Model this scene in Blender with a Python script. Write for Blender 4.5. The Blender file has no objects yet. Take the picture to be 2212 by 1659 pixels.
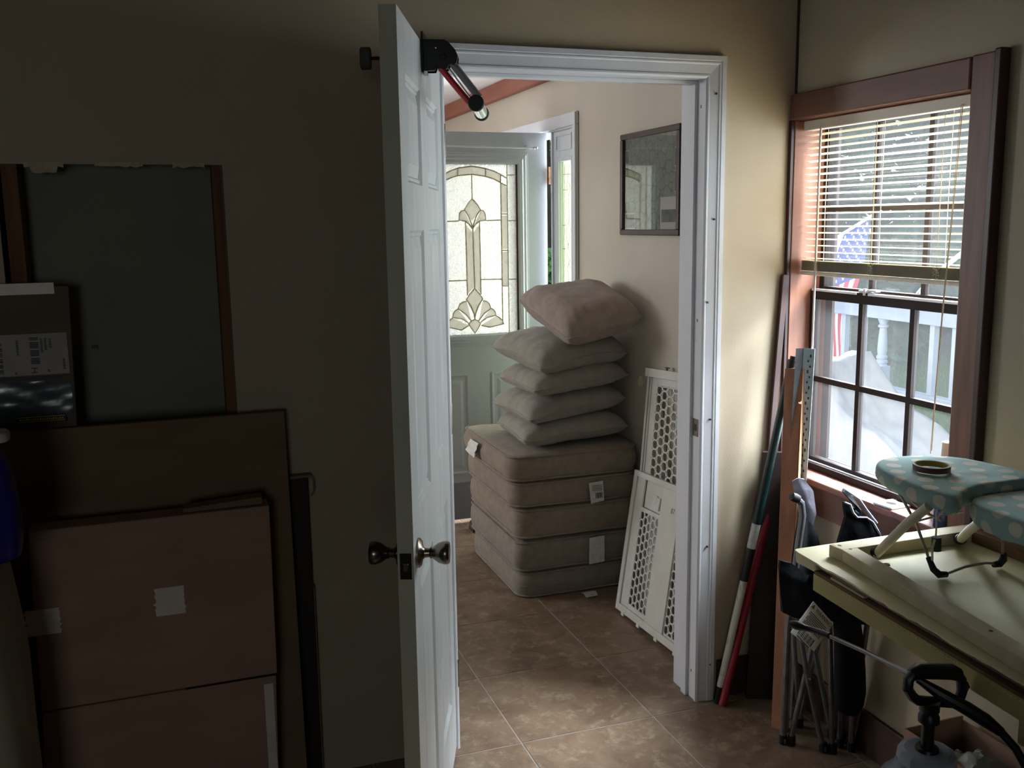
import bpy, math, random
from mathutils import Vector, Matrix, noise as mnoise
random.seed(7)
S = bpy.context.scene
COL = S.collection
PI = math.pi

# ------------------------------------------------------------------ camera
cam_d = bpy.data.cameras.new('camera'); cam = bpy.data.objects.new('camera', cam_d); COL.objects.link(cam)
P_, RO_, YA_ = 0.166518, -0.0143434, 0.334515
fw = Vector((math.sin(YA_)*math.cos(P_), math.cos(YA_)*math.cos(P_), -math.sin(P_)))
r0 = Vector((math.cos(YA_), -math.sin(YA_), 0)); u0 = r0.cross(fw)
rt = r0*math.cos(RO_) + u0*math.sin(RO_); up = u0*math.cos(RO_) - r0*math.sin(RO_)
M = Matrix((rt, up, -fw)).transposed().to_4x4(); M.translation = Vector((0, 0, 1.62))
cam.matrix_world = M
cam_d.sensor_width = 36; cam_d.sensor_fit = 'HORIZONTAL'; cam_d.lens = 2079.4/2212*36; cam_d.clip_start = 0.02; cam_d.clip_end = 200
S.camera = cam

# ------------------------------------------------------------------ world, lights, exposure
W = bpy.data.worlds.new('overcast_sky'); S.world = W; W.use_nodes = True
bg = W.node_tree.nodes['Background']; bg.inputs[0].default_value = (0.80, 0.90, 1.0, 1); bg.inputs[1].default_value = 1.0

def area(name, loc, target, sx, sy, power, color=(1, 1, 1)):
    l = bpy.data.lights.new(name, 'AREA'); l.shape = 'RECTANGLE'; l.size = sx; l.size_y = sy; l.energy = power; l.color = color
    o = bpy.data.objects.new(name, l); COL.objects.link(o); o.location = loc
    o.rotation_euler = (Vector(target) - Vector(loc)).to_track_quat('-Z', 'Y').to_euler()
    return o
# area lamps added out of view, standing in for daylight at the openings
area('daylight_garden', (3.0, 1.82, 1.35), (0.5, 1.82, 1.35), 2.0, 2.9, 200, (0.92, 0.97, 1.0))
area('daylight_sky', (3.75, 1.7, 3.5), (1.93, 2.3, 1.1), 1.6, 1.3, 120, (0.92, 0.97, 1.0)).data.spread = math.radians(60)
area('daylight_sky_east', (3.75, 3.4, 3.3), (1.93, 2.25, 1.1), 1.5, 1.3, 110, (0.92, 0.97, 1.0)).data.spread = math.radians(60)
area('porch_fill_lamp', (3.7, 6.6, 1.9), (1.7, 1.8, 1.0), 1.3, 2.2, 75, (0.92, 0.97, 1.0)).data.spread = math.radians(45)  # fill lamp added to brighten the table and ironing board
area('daylight_front_door', (2.9, 5.25, 1.35), (0.6, 5.0, 1.0), 0.8, 1.9, 185, (0.90, 0.97, 1.0))
area('daylight_hall_window', (-2.3, 5.6, 1.8), (1.2, 5.0, 1.5), 1.5, 1.2, 68, (0.94, 0.97, 1.0))
area('rear_fill_lamp', (-0.9, -2.75, 1.6), (-0.5, 1.5, 1.2), 0.8, 1.0, 9, (0.95, 1.0, 0.9))  # unseen fill lamp added to lift the dark left side
S.view_settings.view_transform = 'Standard'; S.view_settings.look = 'None'; S.view_settings.gamma = 1
S.view_settings.use_curve_mapping = False; S.view_settings.exposure = 0

# ------------------------------------------------------------------ materials
def lin(c):
    if isinstance(c, str):
        c = c.lstrip('#'); c = [int(c[i:i+2], 16)/255 for i in (0, 2, 4)]
    return tuple(x/12.92 if x <= 0.04045 else ((x+0.055)/1.055)**2.4 for x in c)
MATS = {}
def mat(name, c, c2=None, rough=0.6, metal=0.0, scale=(8, 8, 8), bump=0.0, bscale=60, contrast=(0.35, 0.65), spec=0.5, coat=0.0, sheen=0.0, detail=4.0):
    if name in MATS: return MATS[name]
    m = bpy.data.materials.new(name); m.use_nodes = True; nt = m.node_tree; b = nt.nodes['Principled BSDF']
    b.inputs['Roughness'].default_value = rough; b.inputs['Metallic'].default_value = metal
    b.inputs['Specular IOR Level'].default_value = spec; b.inputs['Coat Weight'].default_value = coat; b.inputs['Sheen Weight'].default_value = sheen
    c = lin(c)
    tc = nt.nodes.new('ShaderNodeTexCoord')
    if c2 is not None:
        c2 = lin(c2)
        mp = nt.nodes.new('ShaderNodeMapping'); mp.inputs['Scale'].default_value = scale
        nz = nt.nodes.new('ShaderNodeTexNoise'); nz.inputs['Scale'].default_value = 1.0; nz.inputs['Detail'].default_value = detail
        rp = nt.nodes.new('ShaderNodeValToRGB'); rp.color_ramp.elements[0].position = contrast[0]; rp.color_ramp.elements[1].position = contrast[1]
        rp.color_ramp.elements[0].color = (*c, 1); rp.color_ramp.elements[1].color = (*c2, 1)
        nt.links.new(tc.outputs['Object'], mp.inputs[0]); nt.links.new(mp.outputs[0], nz.inputs[0]); nt.links.new(nz.outputs[0], rp.inputs[0]); nt.links.new(rp.outputs[0], b.inputs['Base Color'])
    else:
        b.inputs['Base Color'].default_value = (*c, 1)
    if bump:
        nz = nt.nodes.new('ShaderNodeTexNoise'); nz.inputs['Scale'].default_value = bscale; nz.inputs['Detail'].default_value = 3
        bp = nt.nodes.new('ShaderNodeBump'); bp.inputs['Strength'].default_value = bump; bp.inputs['Distance'].default_value = 0.01
        nt.links.new(tc.outputs['Object'], nz.inputs[0]); nt.links.new(nz.outputs[0], bp.inputs['Height']); nt.links.new(bp.outputs[0], b.inputs['Normal'])
    MATS[name] = m
    return m
def glass(name, tint=(1, 1, 1), gloss=0.06, haze=0.05):
    m = bpy.data.materials.new(name); m.use_nodes = True; nt = m.node_tree; nt.nodes.clear()
    o = nt.nodes.new('ShaderNodeOutputMaterial'); t = nt.nodes.new('ShaderNodeBsdfTransparent'); t.inputs[0].default_value = (*tint, 1)
    g = nt.nodes.new('ShaderNodeBsdfGlossy'); g.inputs['Roughness'].default_value = 0.03
    d = nt.nodes.new('ShaderNodeBsdfTranslucent'); d.inputs[0].default_value = (0.9, 0.95, 1, 1)
    m1 = nt.nodes.new('ShaderNodeMixShader'); m1.inputs[0].default_value = gloss; m2 = nt.nodes.new('ShaderNodeMixShader'); m2.inputs[0].default_value = haze
    nt.links.new(t.outputs[0], m1.inputs[1]); nt.links.new(g.outputs[0], m1.inputs[2]); nt.links.new(m1.outputs[0], m2.inputs[1]); nt.links.new(d.outputs[0], m2.inputs[2]); nt.links.new(m2.outputs[0], o.inputs[0])
    MATS[name] = m; return m
def textured_glass(name, tint, scale, strength, trans=0.75):
    m = bpy.data.materials.new(name); m.use_nodes = True; nt = m.node_tree; nt.nodes.clear()
    o = nt.nodes.new('ShaderNodeOutputMaterial'); d = nt.nodes.new('ShaderNodeBsdfTranslucent'); d.inputs[0].default_value = (*tint, 1)
    r = nt.nodes.new('ShaderNodeBsdfTransparent'); r.inputs[0].default_value = (*tint, 1)
    g = nt.nodes.new('ShaderNodeBsdfGlossy'); g.inputs['Roughness'].default_value = 0.12
    tc = nt.nodes.new('ShaderNodeTexCoord'); nz = nt.nodes.new('ShaderNodeTexNoise'); nz.inputs['Scale'].default_value = scale; nz.inputs['Detail'].default_value = 2; nz.inputs['Distortion'].default_value = 1.5
    bp = nt.nodes.new('ShaderNodeBump'); bp.inputs['Strength'].default_value = strength; bp.inputs['Distance'].default_value = 0.02
    nt.links.new(tc.outputs['Object'], nz.inputs[0]); nt.links.new(nz.outputs[0], bp.inputs['Height'])
    for x in (d, g): nt.links.new(bp.outputs[0], x.inputs['Normal'])
    m1 = nt.nodes.new('ShaderNodeMixShader'); m1.inputs[0].default_value = trans; m2 = nt.nodes.new('ShaderNodeMixShader'); m2.inputs[0].default_value = 0.16
    nt.links.new(r.outputs[0], m1.inputs[1]); nt.links.new(d.outputs[0], m1.inputs[2]); nt.links.new(m1.outputs[0], m2.inputs[1]); nt.links.new(g.outputs[0], m2.inputs[2]); nt.links.new(m2.outputs[0], o.inputs[0])
    MATS[name] = m; return m

wall_paint = mat('tan_wall_paint', '#bfb098', '#b8a991', 0.55, scale=(3, 3, 3), bump=0.05, bscale=180, spec=0.35)
bounce_dark = mat('bounce_dark_walls', '#54402f', '#46331f', 0.6, scale=(20, 20, 2))  # dark tone put on the unseen walls and ceiling to cut bounce light
hall_paint = mat('hall_wall_paint', '#c8bdae', '#c1b6a7', 0.4, scale=(3, 3, 3), bump=0.05, bscale=180, spec=0.4)
drywall_grey = mat('bare_drywall', '#8f8d80', '#86857a', 0.9, scale=(5, 5, 5))
paper_white = mat('torn_paper', '#d9cfb4', '#c4b898', 0.9, scale=(40, 40, 40))
stud_wood = mat('stud_wood', '#8a5f45', '#6d4632', 0.8, scale=(40, 40, 3))
ceil_white = mat('ceiling_white', '#efeaea', '#e9e4e4', 0.9, scale=(4, 4, 4), bump=0.1, bscale=90)
trim_white = mat('trim_white', '#dcdde2', '#d4d5da', 0.35, scale=(6, 6, 2), bump=0.02, bscale=40)
door_white = mat('door_white', '#d3d7d6', '#c8cccc', 0.38, scale=(20, 20, 2), bump=0.06, bscale=60)
door_edge = mat('door_edge_grimy', '#d9dac6', '#cdcfbb', 0.6, scale=(12, 12, 3))
front_white = mat('front_door_white', '#cfd3da', '#c6cbd2', 0.4, scale=(6, 6, 2))
front_gray = mat('front_door_kick', '#9a9ea8', None, 0.5)
redwood = mat('reddish_stained_wood', '#7c5344', '#684438', 0.45, scale=(30, 4, 30), bump=0.03, bscale=40)
redwood_v = mat('reddish_stained_wood_upright', '#7c5344', '#654136', 0.45, scale=(40, 40, 4), bump=0.03, bscale=40)
jamb_wood = mat('orange_brown_jamb', '#996650', '#8c5945', 0.5, scale=(40, 40, 3))
sill_wood = mat('sill_wood', '#8f5d50', '#7d4c40', 0.5, scale=(30, 5, 30), bump=0.05, bscale=50)
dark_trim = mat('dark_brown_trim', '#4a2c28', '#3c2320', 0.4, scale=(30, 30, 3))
beam_wood = mat('beam_stain', '#9c5f4b', '#8d523f', 0.55, scale=(20, 3, 20))
base_wood = mat('baseboard_stain', '#4d3328', '#3f281f', 0.5, scale=(30, 3, 30))
grout = mat('grout', '#b0a5a0', '#9c908a', 0.9, scale=(15, 15, 15))
bronze = mat('bronze_window_metal', '#2f2624', '#281f1e', 0.6, scale=(5, 5, 5), spec=0.2)
white_strip = mat('white_weatherstrip', '#e8e8f4', None, 0.5)
window_glass = glass('dusty_window_glass', (0.95, 0.98, 1.0), 0.04, 0.008)
slat_mat = mat('cream_slat', '#efe6d0', None, 0.45)
_nt = slat_mat.node_tree; _t = _nt.nodes.new('ShaderNodeBsdfTranslucent'); _t.inputs[0].default_value = (*lin('#efe6d0'), 1); _mx = _nt.nodes.new('ShaderNodeMixShader'); _mx.inputs[0].default_value = 0.45
_nt.links.new(_nt.nodes['Principled BSDF'].outputs[0], _mx.inputs[1]); _nt.links.new(_t.outputs[0], _mx.inputs[2]); _nt.links.new(_mx.outputs[0], _nt.nodes['Material Output'].inputs[0])
slat_stack_mat = mat('cream_rail', '#e4dccb', '#dad1bf', 0.5, scale=(20, 20, 20))
cord_mat = mat('cream_cord', '#d9cdb2', None, 0.8)
clear_plastic = mat('wand_plastic', '#cfc8bb', None, 0.2)
brass_came = mat('brass_came', '#d8d2b8', '#b5aa88', 0.35, 0.6, scale=(60, 60, 60))
rough_glass = textured_glass('pebbled_glass', (0.86, 0.86, 0.81), 70, 0.9, 0.8)
bevel_glass = textured_glass('bevelled_glass', (0.85, 0.82, 0.77), 15, 0.2, 0.75)
side_glass = textured_glass('sidelight_glass', (0.72, 0.80, 0.62), 60, 0.4, 0.22)
satin_nickel = mat('satin_nickel', '#8e867c', None, 0.25, 1.0)
dark_bronze_hw = mat('dark_bronze_hardware', '#2c2724', '#37302b', 0.4, 0.6, scale=(40, 40, 40))
rust = mat('rusty_hinge', '#6b4a34', '#8a6a50', 0.6, 0.5, scale=(80, 80, 80))
black_metal = mat('black_steel', '#0d0d0e', None, 0.45, 0.3)
black_rubber = mat('black_rubber', '#111112', None, 0.6)
chrome = mat('chrome', '#d8d8dc', None, 0.12, 1.0)
grey_tube = mat('grey_satin_tube', '#8f8f8c', None, 0.6, 0.0)
red_paint = mat('red_tube_paint', '#c0343a', None, 0.35, 0.2)
def fabric(name, a, b): return mat(name, a, b, 0.95, scale=(25, 25, 25), bump=0.25, bscale=900, sheen=0.25, spec=0.2)
cush_fab = fabric('taupe_cushion_fabric', '#93887c', '#867c71')
cush_fab2 = fabric('warm_taupe_cushion_fabric', '#9a8b7c', '#8d7e70')
pill_fab = fabric('grey_taupe_pillow_fabric', '#a59d92', '#9a9288')
pill_fab2 = fabric('brown_taupe_pillow_fabric', '#ab9b91', '#9e8e84')
tag_white = mat('care_tag_white', '#e4e2dc', '#d2d0ca', 0.8, scale=(60, 60, 60))
ink = mat('print_ink', '#3a3a3a', None, 0.8)
crate_white = mat('crate_plastic', '#dad7cf', '#cfccc3', 0.45, scale=(12, 12, 12), bump=0.03, bscale=120)
frame_wood = mat('picture_frame_wood', '#4a312c', '#3a2521', 0.4, scale=(40, 40, 40))
cardboard = mat('cardboard', '#8a6f58', '#80664f', 0.85, scale=(4, 4, 12), bump=0.03, bscale=60)
cardboard_r = mat('cardboard_reddish', '#b08d7b', '#a38271', 0.85, scale=(4, 4, 12), bump=0.03, bscale=60)
cardboard_d = mat('cardboard_grey', '#77695a', '#6f6252', 0.85, scale=(4, 4, 12))
tape_tan = mat('packing_tape', '#efe3d8', '#e2d5c9', 0.35, scale=(20, 20, 20))
label_white = mat('label_paper', '#b9b2b4', '#b0a9ab', 0.7, scale=(20, 20, 20))
pouch_plastic = mat('pouch_plastic', '#5b6670', '#4b555e', 0.2, scale=(12, 12, 12), bump=0.2, bscale=9, spec=0.8)
yellow_dark = mat('warning_strip_yellow', '#d6c63c', None, 0.4)
black_ink = mat('black_print', '#0e0d0c', None, 0.5)
jug_blue = mat('jug_plastic_blue', '#2a1c8c', '#24187c', 0.3, scale=(6, 6, 6))
cap_white = mat('cap_white', '#d5d5d5', None, 0.4)
sack_pale = mat('pale_sack', '#b8b69f', '#aaa892', 0.7, scale=(9, 9, 4), bump=0.2, bscale=12)
dark_panel_m = mat('dark_wood_panel', '#2c201c', '#241a17', 0.6, scale=(20, 20, 2))
pale_edge = mat('pale_trim_edge', '#7d7468', None, 0.7)
table_yellow = mat('worn_yellow_paint', '#dad2ac', '#c8be94', 0.55, scale=(6, 3, 6), bump=0.08, bscale=30, contrast=(0.4, 0.7))
table_apron = mat('yellow_apron_paint', '#b5a86e', '#a3965d', 0.6, scale=(8, 3, 8))
core_brown = mat('raw_brown_core', '#7a5a40', '#5d4230', 0.9, scale=(20, 6, 60))
dark_gap = mat('dark_core_gap', '#1d1613', None, 0.95)
frame_raw = mat('raw_pine_strip', '#c9bb98', '#b8a988', 0.6, scale=(8, 20, 8))
frame_raw_in = mat('tan_pine_strip', '#b39a6c', '#a58b5e', 0.6, scale=(8, 20, 8))
steel_leg = mat('grey_steel_leg', '#8a8c90', '#77797d', 0.35, 0.7, scale=(30, 30, 30))
black_fab = mat('black_nylon', '#0f1117', '#0a0c11', 0.8, scale=(20, 20, 20), bump=0.3, bscale=30, sheen=0.0, spec=0.2)
grey_fab = mat('grey_violet_nylon', '#7d7a88', '#6a6775', 0.8, scale=(18, 18, 18), bump=0.3, bscale=30)
pipe_fab = mat('pale_piping', '#a9b2cc', None, 0.7)
iron_leg = mat('cream_leg_tube', '#d2c9b2', '#c5bca5', 0.35, scale=(20, 20, 20))
wire_m = mat('grey_wire', '#9c968a', None, 0.35, 0.7)
cord_white = mat('white_cord', '#d8d4c6', None, 0.9)
tape_maroon = mat('maroon_tape', '#5a1f2d', None, 0.4)
tape_core = mat('cardboard_tape_core', '#b09c55', '#a08c48', 0.8, scale=(40, 40, 40))
tape_side = mat('tape_side_pale', '#b5b2ac', None, 0.6)
pole_green = mat('dark_green_pole', '#0e2b2b', '#0a2222', 0.35, scale=(20, 20, 20))
pole_white = mat('scuffed_white_pole', '#d8d6cc', '#8d887c', 0.5, scale=(60, 60, 20), contrast=(0.55, 0.72))
pole_red = mat('red_pole', '#a01f34', '#8d1b2e', 0.35, scale=(10, 10, 10))
plank_wood = mat('tan_plank', '#a5704f', '#8f5c40', 0.6, scale=(30, 30, 3))
plank_edge = mat('plank_pale_edge', '#c99a76', '#b98a66', 0.7, scale=(30, 30, 6))
alu = mat('aluminium_rule', '#b8c8cc', '#a8b8bc', 0.4, 0.6, scale=(30, 30, 30))
sprayer_black = mat('sprayer_black_plastic', '#0f1013', None, 0.4)
sprayer_grey = mat('sprayer_tank_grey', '#8c96a8', '#7f899c', 0.25, scale=(10, 10, 10))
film = mat('crumpled_plastic_film', '#8a8a84', '#6f6f6a', 0.15, scale=(10, 10, 10), bump=0.8, bscale=18, spec=0.8)
blue_can = mat('blue_can', '#2c3566', '#263060', 0.35, scale=(10, 10, 10))
beige_plastic = mat('beige_bottle_plastic', '#b9a99b', '#af9f91', 0.45, scale=(10, 10, 10))
plate_white = mat('white_cover_plate', '#e6e9ea', None, 0.3)
porch_paint = mat('porch_pale_blue_paint', '#a3afc8', '#97a3bc', 0.6, scale=(6, 6, 6))
deck_m = mat('porch_deck_boards', '#b5b1ab', '#a9a59f', 0.8, scale=(3, 20, 3))
cover_m = mat('pale_grey_vinyl_cover', '#9699a3', '#83868f', 0.4, scale=(5, 5, 5), bump=0.3, bscale=9)
stick_m = mat('weathered_stick', '#6f6a70', '#5d585c', 0.8, scale=(20, 20, 20))
flag_blue = mat('flag_blue', '#4a5fae', '#4055a2', 0.8, scale=(20, 20, 20))
flag_red = mat('flag_red', '#e0425f', '#d23a56', 0.8, scale=(20, 20, 20))
flag_white = mat('flag_white', '#f2f2f6', None, 0.8)
grass_m = mat('lawn_green', '#668f45', '#547a38', 0.9, scale=(3, 3, 3))
soil_m = mat('lawn_ground', '#5f8040', '#506f35', 0.95, scale=(2, 2, 2))
bark_m = mat('tree_bark', '#5e5a50', '#47443c', 0.9, scale=(10, 10, 3))
leafA = mat('leaf_mid_green', '#486f45', '#5f8a56', 0.6, scale=(1.2, 1.2, 1.2))
leafB = mat('leaf_deep_green', '#33573d', '#48704e', 0.6, scale=(1.2, 1.2, 1.2))
leafC = mat('leaf_bright_green', '#5c8f50', '#76a665', 0.6, scale=(1.2, 1.2, 1.2))

def tile_material():
    m = bpy.data.materials.new('brown_ceramic_tile'); m.use_nodes = True; nt = m.node_tree; b = nt.nodes['Principled BSDF']
    tc = nt.nodes.new('ShaderNodeTexCoord'); oi = nt.nodes.new('ShaderNodeObjectInfo')
    ad = nt.nodes.new('ShaderNodeVectorMath'); ad.operation = 'MULTIPLY_ADD'; ad.inputs[1].default_value = (1, 1, 1)
    sc = nt.nodes.new('ShaderNodeVectorMath'); sc.operation = 'SCALE'; sc.inputs[0].default_value = (13, 7, 3)
    nt.links.new(oi.outputs['Random'], sc.inputs['Scale']); nt.links.new(tc.outputs['Object'], ad.inputs[0]); nt.links.new(sc.outputs[0], ad.inputs[2])
    n1 = nt.nodes.new('ShaderNodeTexNoise'); n1.inputs['Scale'].default_value = 7; n1.inputs['Detail'].default_value = 8; n1.inputs['Roughness'].default_value = 0.65; n1.inputs['Distortion'].default_value = 0.6
    n2 = nt.nodes.new('ShaderNodeTexNoise'); n2.inputs['Scale'].default_value = 20; n2.inputs['Detail'].default_value = 6; n2.inputs['Roughness'].default_value = 0.7; n2.inputs['Distortion'].default_value = 0.35
    for n in (n1, n2): nt.links.new(ad.outputs[0], n.inputs[0])
    r1 = nt.nodes.new('ShaderNodeValToRGB'); r1.color_ramp.elements[0].position = 0.3; r1.color_ramp.elements[1].position = 0.72
    r1.color_ramp.elements[0].color = (*lin('#66503f'), 1); r1.color_ramp.elements[1].color = (*lin('#917a66'), 1)
    r2 = nt.nodes.new('ShaderNodeValToRGB'); r2.color_ramp.elements[0].position = 0.52; r2.color_ramp.elements[1].position = 0.72
    r2.color_ramp.elements[0].color = (0, 0, 0, 1); r2.color_ramp.elements[1].color = (0.6, 0.6, 0.6, 1)
    mx = nt.nodes.new('ShaderNodeMix'); mx.data_type = 'RGBA'; mx.inputs[7].default_value = (*lin('#b8a48c'), 1)
    nt.links.new(n1.outputs[0], r1.inputs[0]); nt.links.new(n2.outputs[0], r2.inputs[0]); nt.links.new(r2.outputs[0], mx.inputs[0]); nt.links.new(r1.outputs[0], mx.inputs[6])
    nt.links.new(mx.outputs[2], b.inputs['Base Color']); b.inputs['Roughness'].default_value = 0.42
    bp = nt.nodes.new('ShaderNodeBump'); bp.inputs['Strength'].default_value = 0.12; bp.inputs['Distance'].default_value = 0.01
    nt.links.new(n2.outputs[0], bp.inputs['Height']); nt.links.new(bp.outputs[0], b.inputs['Normal'])
    return m
tile_m = tile_material()
def dot_material():
    m = bpy.data.materials.new('teal_polka_dot_cloth'); m.use_nodes = True; nt = m.node_tree; b = nt.nodes['Principled BSDF']
    uv = nt.nodes.new('ShaderNodeTexCoord'); mp = nt.nodes.new('ShaderNodeMapping'); mp.inputs['Scale'].default_value = (17, 17, 17); mp.inputs['Rotation'].default_value = (0, 0, 0.62)
    v = nt.nodes.new('ShaderNodeTexVoronoi'); v.voronoi_dimensions = '2D'; v.inputs['Randomness'].default_value = 0.12; v.inputs['Scale'].default_value = 1
    r = nt.nodes.new('ShaderNodeValToRGB'); r.color_ramp.elements[0].position = 0.285; r.color_ramp.elements[1].position = 0.30
    r.color_ramp.elements[0].color = (*lin('#cdc8bc'), 1); r.color_ramp.elements[1].color = (*lin('#93b0ae'), 1)
    nt.links.new(uv.outputs['UV'], mp.inputs[0]); nt.links.new(mp.outputs[0], v.inputs[0]); nt.links.new(v.outputs['Distance'], r.inputs[0]); nt.links.new(r.outputs[0], b.inputs['Base Color'])
    b.inputs['Roughness'].default_value = 0.9
    return m
dot_m = dot_material()
def map_material():
    m = bpy.data.materials.new('old_map_print'); m.use_nodes = True; nt = m.node_tree; b = nt.nodes['Principled BSDF']
    tc = nt.nodes.new('ShaderNodeTexCoord'); n1 = nt.nodes.new('ShaderNodeTexNoise'); n1.inputs['Scale'].default_value = 9; n1.inputs['Detail'].default_value = 4
    r1 = nt.nodes.new('ShaderNodeValToRGB'); r1.color_ramp.elements[0].color = (*lin('#6a7466'), 1); r1.color_ramp.elements[1].color = (*lin('#8f957c'), 1)
    v = nt.nodes.new('ShaderNodeTexVoronoi'); v.feature = 'DISTANCE_TO_EDGE'; v.inputs['Scale'].default_value = 22
    r2 = nt.nodes.new('ShaderNodeValToRGB'); r2.color_ramp.elements[0].position = 0.02; r2.color_ramp.elements[1].position = 0.06; r2.color_ramp.elements[0].color = (*lin('#3a403b'), 1); r2.color_ramp.elements[1].color = (1, 1, 1, 1)
    mx = nt.nodes.new('ShaderNodeMix'); mx.data_type = 'RGBA'; mx.blend_type = 'MULTIPLY'; mx.inputs[0].default_value = 0.6
    nt.links.new(tc.outputs['Object'], n1.inputs[0]); nt.links.new(tc.outputs['Object'], v.inputs[0]); nt.links.new(n1.outputs[0], r1.inputs[0]); nt.links.new(v.outputs[0], r2.inputs[0])
    nt.links.new(r1.outputs[0], mx.inputs[6]); nt.links.new(r2.outputs[0], mx.inputs[7]); nt.links.new(mx.outputs[2], b.inputs['Base Color']); b.inputs['Roughness'].default_value = 0.6
    return m
map_m = map_material()
photo_m = mat('grey_landscape_photo', '#2f3640', '#6b7076', 0.4, scale=(10, 30, 30))
photo_m2 = mat('blue_grey_photo', '#4a5068', '#3e4458', 0.4, scale=(10, 30, 30))
photo_paper = mat('photo_paper', '#c9c2bb', None, 0.5)
pic_glass = glass('picture_glass', (0.97, 0.97, 0.97), 0.16, 0.0)

# ------------------------------------------------------------------ mesh builder
class G:
    def __init__(s): s.v = []; s.f = []; s.uv = None
    def add(s, vs, fs):
        n = len(s.v); s.v += [Vector(p) for p in vs]; s.f += [tuple(i+n for i in f) for f in fs]; return s
    def box(s, x0, x1, y0, y1, z0, z1):
        return s.hexa([(x0, y0, z0), (x1, y0, z0), (x1, y1, z0), (x0, y1, z0), (x0, y0, z1), (x1, y0, z1), (x1, y1, z1), (x0, y1, z1)])
    def hexa(s, c): return s.add(c, [(3, 2, 1, 0), (4, 5, 6, 7), (0, 1, 5, 4), (1, 2, 6, 5), (2, 3, 7, 6), (3, 0, 4, 7)])
    def obox(s, c, ax, ay, az):   # centre and half axes
        c, ax, ay, az = map(Vector, (c, ax, ay, az))
        return s.hexa([c-ax-ay-az, c+ax-ay-az, c+ax+ay-az, c-ax+ay-az, c-ax-ay+az, c+ax-ay+az, c+ax+ay+az, c-ax+ay+az])
    def rings(s, rs, closed=True, cap0=True, cap1=True, loop=False):
        n = len(rs[0]); fs = []
        for i in range(len(rs) - (0 if loop else 1)):
            a = i*n; b = ((i+1) % len(rs))*n
            for j in range(n if closed else n-1):
                k = (j+1) % n; fs.append((a+j, a+k, b+k, b+j))
        if cap0 and not loop: fs.append(tuple(range(n-1, -1, -1)))
        if cap1 and not loop: fs.append(tuple((len(rs)-1)*n + j for j in range(n)))
        return s.add([p for r in rs for p in r], fs)
    def tube(s, pts, r, seg=8, loop=False):
        pts = [Vector(p) for p in pts]; rs = []; n = len(pts); ref = None
        for i, p in enumerate(pts):
            if loop: t = pts[(i+1) % n] - pts[i-1]
            else: t = pts[min(i+1, n-1)] - pts[max(i-1, 0)]
            t.normalize()
            if ref is None: ref = t.orthogonal().normalized()
            ref = (ref - t*ref.dot(t)); ref = ref.normalized() if ref.length > 1e-6 else t.orthogonal().normalized()
            b = t.cross(ref); rr = r[i] if isinstance(r, (list, tuple)) else r
            rs.append([p + (ref*math.cos(a) + b*math.sin(a))*rr for a in [2*PI*k/seg for k in range(seg)]])
        return s.rings(rs, loop=loop)
    def lathe(s, prof, o=(0, 0, 0), ax=(0, 0, 1), seg=20):
        o = Vector(o); ax = Vector(ax).normalized(); e = ax.orthogonal().normalized(); f = ax.cross(e)
        return s.rings([[o + ax*h + (e*math.cos(a) + f*math.sin(a))*max(r, 1e-4) for a in [2*PI*k/seg for k in range(seg)]] for r, h in prof])
    def prism(s, poly, off):
        off = Vector(off); a = [Vector(p) for p in poly]; return s.rings([a, [p+off for p in a]])
    def grid(s, P, closed_u=False):
        nu = len(P); nv = len(P[0]); fs = []
        for i in range(nu - (0 if closed_u else 1)):
            for j in range(nv-1):
                k = (i+1) % nu; fs.append((i*nv+j, k*nv+j, k*nv+j+1, i*nv+j+1))
        return s.add([p for r in P for p in r], fs)

WORLD = {}
def origin(o):
    p = Vector((0, 0, 0))
    while o is not None: p += o.location; o = o.parent
    return p
def tag(o, label=None, cat=None, group=None, kind=None):
    if label: o['label'] = label
    if cat: o['category'] = cat
    if group: o['group'] = group
    if kind: o['kind'] = kind
    return o
def build(name, g, m, parent=None, smooth=False, bev=0, label=None, cat=None, group=None, kind=None, sharp=35, weld=False):
    me = bpy.data.meshes.new(name)
    base = origin(parent) if parent is not None else None
    loc = Vector((0, 0, 0))
    if base is None:
        lo = [min(p[i] for p in g.v) for i in range(3)]; hi = [max(p[i] for p in g.v) for i in range(3)]
        base = loc = Vector(((lo[0]+hi[0])/2, (lo[1]+hi[1])/2, lo[2]))
    me.from_pydata([tuple(p-base) for p in g.v], [], g.f)
    me.materials.append(m)
    if g.uv:
        uvl = me.uv_layers.new(name='uv')
        for l in me.loops: uvl.data[l.index].uv = g.uv[l.vertex_index]
    if smooth:
        me.polygons.foreach_set('use_smooth', [True]*len(me.polygons)); me.set_sharp_from_angle(angle=math.radians(sharp))
    me.update()
    o = bpy.data.objects.new(name, me); COL.objects.link(o)
    if parent is not None: o.parent = parent
    o.location = loc
    if bev:
        b = o.modifiers.new('bevel', 'BEVEL'); b.width = bev; b.segments = 2; b.limit_method = 'ANGLE'; b.angle_limit = math.radians(40)
    return tag(o, label, cat, group, kind)
def thing(name, loc, label, cat, group=None, kind=None):
    o = bpy.data.objects.new(name, None); COL.objects.link(o); o.location = loc; o.empty_display_size = 0.05
    return tag(o, label, cat, group, kind)
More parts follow.
